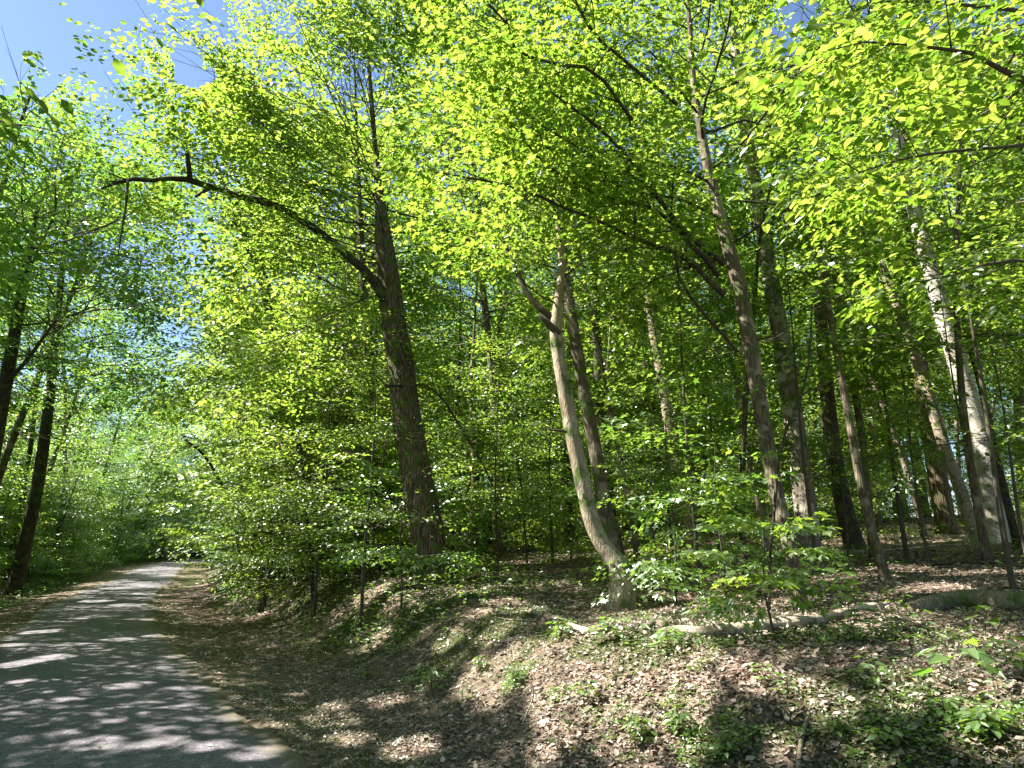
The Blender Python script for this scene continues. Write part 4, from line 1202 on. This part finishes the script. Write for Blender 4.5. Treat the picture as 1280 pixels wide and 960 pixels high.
# ================================================================== SEEDLINGS AND YOUNG PLANTS
def seedling(px, py, hpx, label, n=7, shape='oval', leaf=.09, spread=1.0, mat='seed', seed=0, group=None, name='seedling', arch=.5, stems=1):
    rng = np.random.default_rng(seed + 5000)
    g = gp(px, py)
    f = g[1] * CP + (g[2] - EYE) * SP
    h = hpx / F_PX * f
    root = empty(name, Vector(g), label, 'sapling' if name == 'young_sapling' else 'plant', group)
    P = []; D = []; N = []; S = []
    for st in range(stems):
        a0 = rng.uniform(0, 6.28)
        lean = np.array([math.cos(a0), math.sin(a0), 0]) * h * rng.uniform(.05, .35)
        m = 5
        pts = np.array([[lean[0] * (k / m) ** 1.6, lean[1] * (k / m) ** 1.6, -.02 + (h + .02) * k / m] for k in range(m + 1)])
        rad = np.linspace(max(.003, h * .010), .0018, m + 1)
        ts = [tube(pts, rad, 5)]
        a = rng.uniform(0, 6.28)
        for k in range(n):
            u = .25 + .75 * (k + 1) / n
            p = trunk_interp(pts, min(u, .999)); a += 2.4
            L = leaf * rng.uniform(.5, 1.3) * spread * (1.25 - .5 * u)
            e = rng.uniform(-.05, .5)
            d = norm(np.array([math.cos(a), math.sin(a), e]))
            q = p + d * L
            ts.append(tube(np.array([p, (p + q) / 2 + np.array([0, 0, L * .05]), q]), [.0022, .0018, .0012], 4))
            P.append(q); D.append(np.array([d[0], d[1], -.1 - rng.uniform(0, .35)])); N.append(np.array([rng.normal(0, .25) + d[0] * .2, rng.normal(0, .25) + d[1] * .2, 1]))
            S.append(leaf * rng.uniform(.75, 1.25))
            if shape == 'oval' and rng.uniform() < .6:      # paired leaflets
                for sg in (-1, 1):
                    dd = rotz(d, sg * 1.1); P.append(q - d * L * .35); D.append(np.array([dd[0], dd[1], -.2])); N.append(np.array([rng.normal(0, .25), rng.normal(0, .25), 1])); S.append(leaf * rng.uniform(.6, .95))
        v, F = merge_tubes(ts)
        obj('stem', mesh_from('stem', v, F, BARK['twig'], True), root)
    add_leaf_parts(root, np.array(P) + g, np.array(D), norm(np.array(N)), np.array(S), shape, LEAF[mat], g)
    return root

SD = [
    (525, 752, 32, 'broad-leaved seedling drooping at the front foot of the big oak', 8, 'oval', .17, 1.3, 'seed', 1),
    (590, 750, 30, 'leafy seedling in half shade just right of the big oak', 7, 'oval', .13, 1.2, 'wood', 1),
    (632, 738, 26, 'pale-leaved seedling between the big oak and the crooked tree', 7, 'oval', .13, 1.1, 'seed', 1),
    (668, 752, 24, 'small low plant in light left of the crooked tree', 7, 'oval', .10, 1.1, 'seed', 1),
    (702, 800, 22, 'dark green tuft left of the short pale branch piece', 8, 'oval', .07, 1.0, 'wood', 2),
    (762, 806, 30, 'bright plant with drooping leaves under the crooked tree', 8, 'oval', .10, 1.1, 'seed', 2),
    (790, 792, 28, 'leafy plant between the crooked tree foot and the log tip', 7, 'maple', .11, 1.1, 'seed', 1),
    (835, 812, 24, 'bright green seedling just below the left end of the fallen log', 7, 'oval', .09, 1.0, 'seed', 2),
    (540, 872, 34, 'light green plant low on the bank face toward the lane', 9, 'oval', .085, 1.0, 'seed', 2),
    (578, 880, 18, 'tiny seedling right of the light green bank plant', 5, 'oval', .06, .9, 'seed', 1),
    (500, 800, 24, 'cluster of fresh green weeds on the upper bank left part', 9, 'oval', .07, 1.0, 'seed', 3),
    (450, 792, 20, 'weedy tuft on the bank top nearest the distant lane', 9, 'oval', .07, 1.0, 'wood', 3),
    (645, 860, 26, 'green tuft on the lip above the pale curved vine', 9, 'oval', .055, 1.0, 'wood', 3),
    (697, 942, 46, 'round-leaved plant with three bright leaves in the foreground litter', 5, 'oval', .085, 1.0, 'seed', 1),
    (735, 880, 26, 'yellow-green seedling in the sunlit patch of the bank', 6, 'oval', .07, 1.0, 'seed', 2),
    (800, 930, 30, 'dense green weed clump at the lower middle of the bank', 10, 'oval', .06, 1.0, 'wood', 4),
    (850, 925, 30, 'dark green weed clump right of the lower middle clump', 10, 'oval', .06, 1.0, 'wood', 4),
    (905, 955, 26, 'shaded weed clump cut by the bottom edge of the view', 10, 'oval', .055, 1.0, 'cool', 4),
    (960, 862, 24, 'small bright plant on bare soil in front of the log', 7, 'oval', .06, 1.0, 'seed', 2),
    (985, 868, 20, 'pale little plant beside the small bright one before the log', 6, 'oval', .055, 1.0, 'seed', 2),
    (1068, 805, 62, 'tall bright many-leaved sapling rising in front of the log right end', 12, 'oval', .085, 1.1, 'seed', 2),
    (1130, 790, 50, 'green seedling with hanging leaves between the two logs', 9, 'oval', .09, 1.1, 'wood', 1),
    (1092, 858, 30, 'bright narrow-leaved seedling in the right foreground', 8, 'oval', .075, 1.0, 'seed', 1),
    (1200, 872, 62, 'seedling with one large bright maple leaf in the right foreground', 8, 'maple', .15, 1.0, 'seed', 1),
    (1150, 800, 34, 'seedling in front of the mossy log broken end', 7, 'maple', .09, 1.0, 'wood', 1),
    (1232, 800, 40, 'young maple seedling below the mossy log', 7, 'maple', .11, 1.0, 'wood', 1),
    (1262, 845, 46, 'leafy plant near the right edge below the mossy log', 8, 'oval', .11, 1.0, 'wood', 1),
    (1235, 925, 32, 'sunlit weedy plant low in the right foreground corner', 9, 'oval', .07, 1.0, 'seed', 3),
    (1180, 905, 24, 'low weedy plant left of the foreground corner plant', 8, 'oval', .06, 1.0, 'seed', 3),
    (1110, 935, 22, 'pale green weed tuft near the bottom right of the view', 8, 'oval', .055, 1.0, 'seed', 3),
    (1045, 930, 22, 'little weed tuft right of the grey stick', 8, 'oval', .05, 1.0, 'wood', 3),
    (1225, 690, 34, 'bright yellow-green seedling in shade before the white-barked tree', 6, 'oval', .13, 1.1, 'seed', 1),
    (1120, 690, 30, 'low seedling behind the thin leaning young tree', 6, 'oval', .11, 1.1, 'wood', 1),
    (600, 842, 18, 'small weed at the top of the sunlit bank face', 8, 'oval', .05, 1.0, 'wood', 3),
    (460, 850, 14, 'low green tuft on the shaded bank foot', 8, 'oval', .05, 1.0, 'wood', 3),
]
for k, (a, b, h, la, n_, shp, lf, sp, mt, stn) in enumerate(SD):
    seedling(a, b, h, la, n_, shp, lf, sp, mt, k, None, 'seedling', stems=stn)

# young understory maples between the trees
def young(pxb, pyb, D, H, Lmax, label, seed, mat='maple', shape='maple', parts=120, f0=.3, n=16, ls=1.0, bark='twig', lean=0.0, thin=None, sc=.85):
    rng = np.random.default_rng(seed)
    b = at(pxb, pyb, D); x, y = b[0], b[1]; z = gh(x, y)
    P = np.array([[x + lean * u ** 1.5 + .03 * math.sin(u * 7 + seed), y + .03 * math.cos(u * 6 + seed), z - .15 + (H + .15) * u] for u in np.linspace(0, 1, 9)])
    W = np.linspace(.010 + H * .0042, .005, 9)
    build_tree('young_sapling', label, 'sapling', P, W, crown_limbs(rng, P, W, f0, .99, n, Lmax, (-2, 35), sub=4, spray_step=.27, leaf_from=.15, prof=lambda u: 1.05 - .6 * u, spray_sc=sc),
               bark, mat, shape, 'fine', flare=.1, rough=.02, clump=(None if H < 3 else .38), parts=parts, seed=seed, sides=8, leaf_scale=ls, branch_objs=False, thin=thin)

young(845, 740, 9.2, 2.6, 1.0, 'bright young maple with big lobed leaves right of the crooked tree', 301, 'seed', n=14)
young(905, 735, 8.6, 2.0, .8, 'light green young maple close to the left of the log maple', 302, 'seed', n=10)
young(962, 776, 6.5, .95, .32, 'shaded young maple with dark hanging leaves in front of the log maple foot', 303, 'maple', n=8, parts=90, f0=.5, ls=1.35, sc=.6)
young(820, 700, 12.0, 3.4, 1.3, 'leafy sapling behind the bright young maple', 304, 'wood', 'oval', 0)
young(455, 745, 12.0, 5.6, 2.0, 'tall bright sapling with drooping yellow-green sprays left of the big oak', 305, 'oak', 'oval', 60, .22, 24)
young(395, 752, 14.5, 6.2, 2.2, 'broad yellow-green sapling over the bank, second left of the big oak', 306, 'oak', 'oval', 0, .15, 26)
young(330, 748, 17.5, 7.2, 2.6, 'dense green sapling with layered sprays beside the shoulder', 307, 'oak', 'oval', 0, .10, 30)
young(500, 740, 11.5, 2.2, 1.2, 'low leafy sapling reaching in front of the big oak foot', 308, 'seed', 'oval', 80, .4, 9, .95)
young(620, 720, 14.0, 4.0, 1.5, 'slender sapling in shade between big oak and crooked tree', 309, 'wood', 'oval', 0, .25, 18)
young(690, 715, 15.0, 5.0, 1.6, 'slender shaded sapling directly left of the crooked tree', 310, 'wood', 'oval', 0, .25, 18)
young(1160, 700, 11.5, 4.4, 1.7, 'spreading sapling between the thin leaning tree and the dead pale trunk', 311, 'maple', 'oval', 60, .42, 16)
young(1290, 720, 9.5, 4.0, 1.8, 'sapling with broad leaf sprays at the right edge of the view', 312, 'maple', 'oval', 100, .45, 16)
young(900, 690, 13.0, 4.6, 1.7, 'bushy sapling left of the pale-footed tree', 313, 'wood', 'maple', 0, .25, 18)
young(1060, 690, 12.5, 3.8, 1.5, 'sapling hiding the dark shaded tree low down', 314, 'wood', 'maple', 0, .4, 14)
young(1230, 700, 12.0, 5.2, 2.0, 'tall sapling whose leaves cross the white-barked trunk', 315, 'maple', 'oval', 0, .62, 14)
young(870, 700, 11.0, 7.0, 2.0, 'tall thin sapling with leaf tiers between the crooked tree and the log maple', 316, 'maple', 'oval', 0, .45, 18)
young(1020, 700, 11.2, 6.5, 2.0, 'tall thin sapling with leaf tiers crossing the pale-footed tree', 317, 'wood', 'oval', 0, .5, 18)
young(1135, 700, 12.5, 8.0, 2.4, 'tall layered sapling left of the dead pale trunk', 318, 'wood', 'oval', 0, .42, 22)
young(1270, 735, 8.0, 6.0, 2.1, 'tall sapling with broad leaves in front of the white-barked trunk at right', 319, 'maple', 'oval', 60, .5, 16)
# arching thin stem near the slender maple
rng = np.random.default_rng(320)
P, W = trunk_px([(962, 740, 4), (963, 690, 4), (968, 640, 4), (972, 590, 4), (982, 540, 3.6), (1003, 490, 3.4), (1012, 440, 3), (1015, 380, 2.4)], 7.8, 8.0)
build_tree('vine', 'thin dark vine stem climbing in curves beside the slender maple', 'vine', P, W, [px_branch([(996, 497, 3), (1020, 485, 2.4), (1050, 470, 2)], 7.9, 7.8, rng, sprays_on=False)], 'dark', 'wood', seed=30, sides=7, flare=0)
# arching stem over the left shrub mass
P, W = trunk_px([(300, 700, 3.5), (293, 650, 3.5), (284, 620, 4), (270, 592, 4), (254, 568, 3.4), (232, 550, 2)], 21, 18)
build_tree('bent_sapling', 'bare dark bent stem arching toward the lane among bright leaves', 'sapling', P, W, [], 'dark', 'wood', seed=31, sides=7, flare=0)

# ================================================================== GAPS IN THE CANOPY
# holes shaped into the crowns: leaves left out so sun reaches chosen spots
SHAFT = []
def shaft_ground(px, py, r): p = gp(px, py); SHAFT.append((p, r * (1.75 if 560 < px < 900 and py > 800 else 1.3 if px > 560 and p[1] < 9 else 1.1)))
def shaft_at(px, py, D, r): SHAFT.append((at(px, py, D), r))
for a in ((720, 838, .42), (790, 845, .45), (845, 835, .30), (640, 838, .30), (600, 850, .2), (705, 895, .28), (690, 925, .16), (770, 915, .16), (820, 950, .2),
          (860, 748, .45), (915, 752, .40), (965, 752, .35), (500, 752, .35), (465, 742, .4), (632, 752, .3), (655, 762, .25), (600, 766, .2), (1015, 772, .2),
          (1060, 720, .5), (1130, 712, .5), (1230, 716, .6), (1170, 735, .3), (1010, 868, .16), (1045, 880, .15), (1150, 850, .2), (1245, 880, .25), (1262, 915, .2), (905, 786, .25), (960, 783, .3), (1090, 760, .2),
          (1130, 880, .14), (1195, 830, .12), (950, 850, .16), (985, 950, .10), (1080, 945, .12), (470, 800, .22), (560, 800, .2), (620, 790, .2),
          (420, 883, .16), (480, 878, .2), (395, 897, .12), (440, 925, .14), (515, 938, .2), (365, 870, .08), (430, 905, .08),
          (270, 745, .5), (310, 743, .6), (250, 732, .6), (230, 720, .8)):
    shaft_ground(*a)
for a in ((160, 868, .16), (190, 862, .14), (240, 868, .14), (290, 908, .13), (340, 907, .10), (130, 944, .15), (210, 942, .16), (270, 948, .12), (335, 955, .14), (60, 830, .25), (20, 838, .25), (100, 812, .2), (150, 806, .2), (200, 797, .2),
          (30, 862, .1), (90, 885, .08), (150, 915, .07), (60, 795, .3), (130, 775, .35), (180, 778, .3), (90, 780, .3), (160, 760, .4), (120, 755, .4), (190, 745, .5), (150, 738, .6), (20, 812, .2), (220, 825, .1), (215, 925, .07), (90, 930, .06), (250, 890, .06)):
    shaft_ground(*a)
for a in ((735, 625, 9, .22), (724, 580, 9, .2), (744, 660, 9, .2), (714, 530, 9.1, .15), (704, 480, 9.2, .12), (1004, 640, 12, .3), (1001, 600, 12, .3), (992, 545, 12.2, .15), (965, 370, 12.6, .2), (955, 300, 12.7, .2),
          (1156, 310, 14.8, .4), (1170, 360, 14.8, .4), (1184, 410, 14.7, .4), (1197, 455, 14.6, .4), (1212, 500, 14.6, .35), (1222, 545, 14.5, .25), (1122, 380, 14, .25), (1140, 435, 13.8, .25), (1160, 495, 13.7, .25), (1175, 540, 13.6, .2),
          (830, 490, 18.3, .3), (836, 530, 18, .2), (880, 225, 8.6, .2), (960, 600, 8.1, .1), (925, 340, 8.3, .15), (910, 300, 8.4, .12), (497, 470, 13, .12),
          (450, 470, 12, .9), (430, 560, 12, .8), (460, 620, 11.8, .6), (400, 500, 14, 1.0), (370, 600, 14, 1.0), (340, 660, 16, 1.2), (300, 700, 18, 1.2), (310, 560, 17, 1.2), (860, 600, 9.2, .45), (830, 650, 9.2, .35), (900, 640, 8.8, .3), (1000, 690, 6.9, .18)):
    shaft_at(*a)
for a in ((150, 470, 45, 2.0), (190, 540, 55, 2.5), (120, 600, 40, 1.6), (60, 640, 30, 1.2), (40, 560, 26, 1.0), (90, 540, 32, 1.5), (170, 640, 60, 2.2), (30, 700, 25, .8), (80, 725, 26, .8), (110, 680, 32, 1.2), (20, 450, 22, .9), (70, 420, 24, 1.0), (230, 600, 40, 1.6), (260, 520, 28, 1.4), (240, 460, 30, 1.6)):
    shaft_at(*a)
for a in ((600, 200, 7, .9), (700, 150, 7, .9), (560, 100, 8, .8), (760, 100, 7.5, .8), (820, 200, 8, .8), (650, 60, 7.5, .8), (500, 200, 9, .9), (400, 130, 11, 1.1), (300, 180, 11, 1.0), (230, 110, 11, 1.0), (420, 40, 11, 1.2), (950, 150, 8, .8), (1050, 200, 7, .7), (1100, 90, 4.5, .5), (1190, 60, 4.5, .5), (1000, 320, 9, .6), (1150, 250, 8, .7), (640, 330, 10, .9), (560, 300, 12, 1.0), (800, 330, 9, .7), (880, 60, 9, .9), (560, 420, 16, 1.2), (650, 480, 16, 1.2), (800, 480, 15, 1.0), (1080, 520, 17, 1.2), (600, 600, 18, 1.3), (540, 560, 19, 1.3), (680, 560, 18, 1.3), (900, 540, 17, 1.3), (980, 460, 18, 1.3), (860, 420, 17, 1.2), (1020, 600, 18, 1.0), (1100, 430, 18, 1.3), (640, 660, 17, .9), (780, 620, 17, 1.0), (1250, 420, 14, .9)):
    shaft_at(*a)
# stretches of trunk that stand clear of leaves in front: polyline, widths, depth, share of leaves kept
CLEAR = [([(535, 670), (524, 610), (513, 550), (506, 500), (500, 450), (492, 400), (486, 350), (480, 305)], 36, 13, .12),
         ([(486, 380), (437, 322), (394, 286), (345, 258), (300, 246), (258, 233), (235, 224), (190, 226), (126, 236)], 14, 10.4, .25), ([(236, 224), (234, 191)], 10, 10.6, .2),
         ([(776, 745), (770, 702), (739, 650), (722, 575), (706, 490), (695, 412)], 26, 9, .10), ([(757, 640), (738, 530), (720, 430), (705, 340)], 22, 11.2, .4),
         ([(1003, 765), (990, 700)], 18, 8, .3), ([(983, 665), (962, 570), (943, 465), (925, 360), (896, 255), (874, 150)], 22, 8, .3),
         ([(1010, 650), (1002, 600), (985, 480), (965, 360), (942, 220)], 30, 12, .22), ([(1058, 645), (1034, 490), (1026, 390)], 20, 15, .4),
         ([(1109, 728), (1086, 650), (1066, 550), (1044, 430), (1033, 360)], 13, 9.6, .2), ([(1200, 610), (1172, 530), (1143, 440), (1104, 333)], 16, 13.5, .15),
         ([(1243, 640), (1225, 545), (1196, 450), (1168, 355), (1145, 270)], 30, 14.5, .10), ([(1145, 270), (1122, 175), (1112, 120)], 20, 14.8, .4),
         ([(838, 545), (820, 425)], 16, 18, .35), ([(20, 730), (47, 605), (60, 510)], 16, 25, .4), ([(880, 345), (788, 296), (722, 266), (651, 235), (544, 215)], 6, 7, .45),
         ([(860, 305), (831, 268), (788, 253), (712, 226), (651, 169)], 6, 7.2, .45), ([(848, 282), (831, 258), (777, 187), (738, 151)], 6, 7.2, .45)]
def in_clear(c, rg):
    px, py, dp = project(c)
    yy = c[:, 1]
    out = np.zeros(len(c), bool)
    for pl, w, D, keep in CLEAR:
        near = (yy < D - .15) & (yy > .5)
        if not near.any(): continue
        for (x0, y0), (x1, y1) in zip(pl[:-1], pl[1:]):
            dx, dy = x1 - x0, y1 - y0
            u = np.clip(((px - x0) * dx + (py - y0) * dy) / (dx * dx + dy * dy), 0, 1)
            d = np.hypot(px - x0 - u * dx, py - y0 - u * dy)
            out |= near & (d < w * .5 + 3) & (rg.uniform(0, 1, len(c)) > keep)
    return out
SD_ = np.array(sdir)
def flat(P): return P[..., :2] - SD_[:2] * (P[..., 2:3] / SD_[2])
_cp = np.array([c for c, r in SHAFT]); _cr = np.array([r for c, r in SHAFT]); _cf = flat(_cp)
# open sky between crowns: pixel circles in which every crown is thin
SKYGAP = [(24, 22, 66), (74, 70, 24), (0, 80, 36), (58, 108, 14), (238, 84, 26), (262, 92, 12), (995, 14, 22), (985, 62, 13), (1080, 4, 12), (150, 6, 22)]
def in_gap(c):
    px, py, dp = project(c)
    out = np.zeros(len(c), bool)
    if (px > 300).all() and (px < 960).all(): return out
    wob = .55 + .75 * vnoise(px / 17., py / 17., 95)
    for x0, y0, r in SKYGAP:
        out |= np.hypot(px - x0, py - y0) < r * wob * np.where(c[:, 1] < 9.5, 1.7, 1.0)
    return out & (c[:, 1] > .5)
def rounder(co, sc=.88):
    """quad leaves of the nearest crowns get a rounder outline"""
    b, l, t, r = co[:, 0], co[:, 1], co[:, 2], co[:, 3]
    m = (b + t) / 2; ax = (t - b) * sc
    q = np.stack([m - ax / 2, m - .22 * ax + (l - m) * sc * .82, m + .2 * ax + (l - m) * sc * .85, m + ax / 2, m + .2 * ax + (r - m) * sc * .85, m - .22 * ax + (r - m) * sc * .82], 1)
    return q
def carve(o, seed):
    me = o.data; mn = me.materials[0].name
    nv = len(me.vertices); nfv = len(me.polygons[0].vertices)
    k = {4: 6 if len(me.polygons) * 3 == nv else 4, 6: 10}[nfv]
    shape = {4: 'quad', 6: 'oval', 10: 'maple'}[k]
    co = np.empty(nv * 3, np.float32); me.vertices.foreach_get('co', co)
    co = co.reshape(-1, k, 3)
    M = np.array(o.matrix_world)
    c = co.mean(1) @ M[:3, :3].T + M[:3, 3]
    f = flat(c)
    lo, hi = f.min(0) - 1.2, f.max(0) + 1.2
    use = np.where(((_cf > lo) & (_cf < hi)).all(1))[0]
    wob = .62 + .8 * vnoise(f[:, 0] * 3.1, f[:, 1] * 3.1, 91)
    drop = np.zeros(len(c), bool)
    for i in use:
        d = np.hypot(f[:, 0] - _cf[i, 0], f[:, 1] - _cf[i, 1])
        drop |= (d < (_cr[i] * wob + .05)) & (c[:, 2] > _cp[i, 2] + .9 + _cr[i])
    rg = np.random.default_rng(seed)
    drop &= rg.uniform(0, 1, len(c)) < .96
    drop |= in_clear(c, rg); drop |= in_gap(c)
    nd_ = int(drop.sum())
    if nd_ < 110: return 0
    keep = co[~drop]
    if shape == 'quad' and np.hypot(o.matrix_world.translation.x, o.matrix_world.translation.y) < 15 and o.parent.name.startswith('forest'):
        keep = rounder(keep); shape = 'oval'; k = 6
    tf = SHAPES[shape][1]
    F = (np.arange(len(keep)) * k)[:, None, None] + tf[None]
    m2 = mesh_from('crown', keep.reshape(-1, 3), F.reshape(-1, tf.shape[1]), me.materials[0])
    mat = o.material_slots[0].material
    o.data = m2
    o.material_slots[0].link = 'OBJECT'; o.material_slots[0].material = mat
    return len(keep)
bpy.context.view_layer.update()
NC = 0
cr = []
for o in scene.objects:
    if o.type == 'MESH' and o.name.startswith('crown'):
        loc = o.matrix_world.translation
        if loc.y < 48 and loc.x < 14: cr.append((o, loc))
cnt = 0
for q, (o, loc) in enumerate(cr):
    m = carve(o, q)
    if m: cnt += 1; NC += m
for m in list(bpy.data.meshes):
    if m.users == 0: bpy.data.meshes.remove(m)
print('carved', cnt, NC)
print('leaves', STATS, 'tris', sum(len(m.loops) - 2 * len(m.polygons) for m in bpy.data.meshes), 'objects', len(scene.objects))
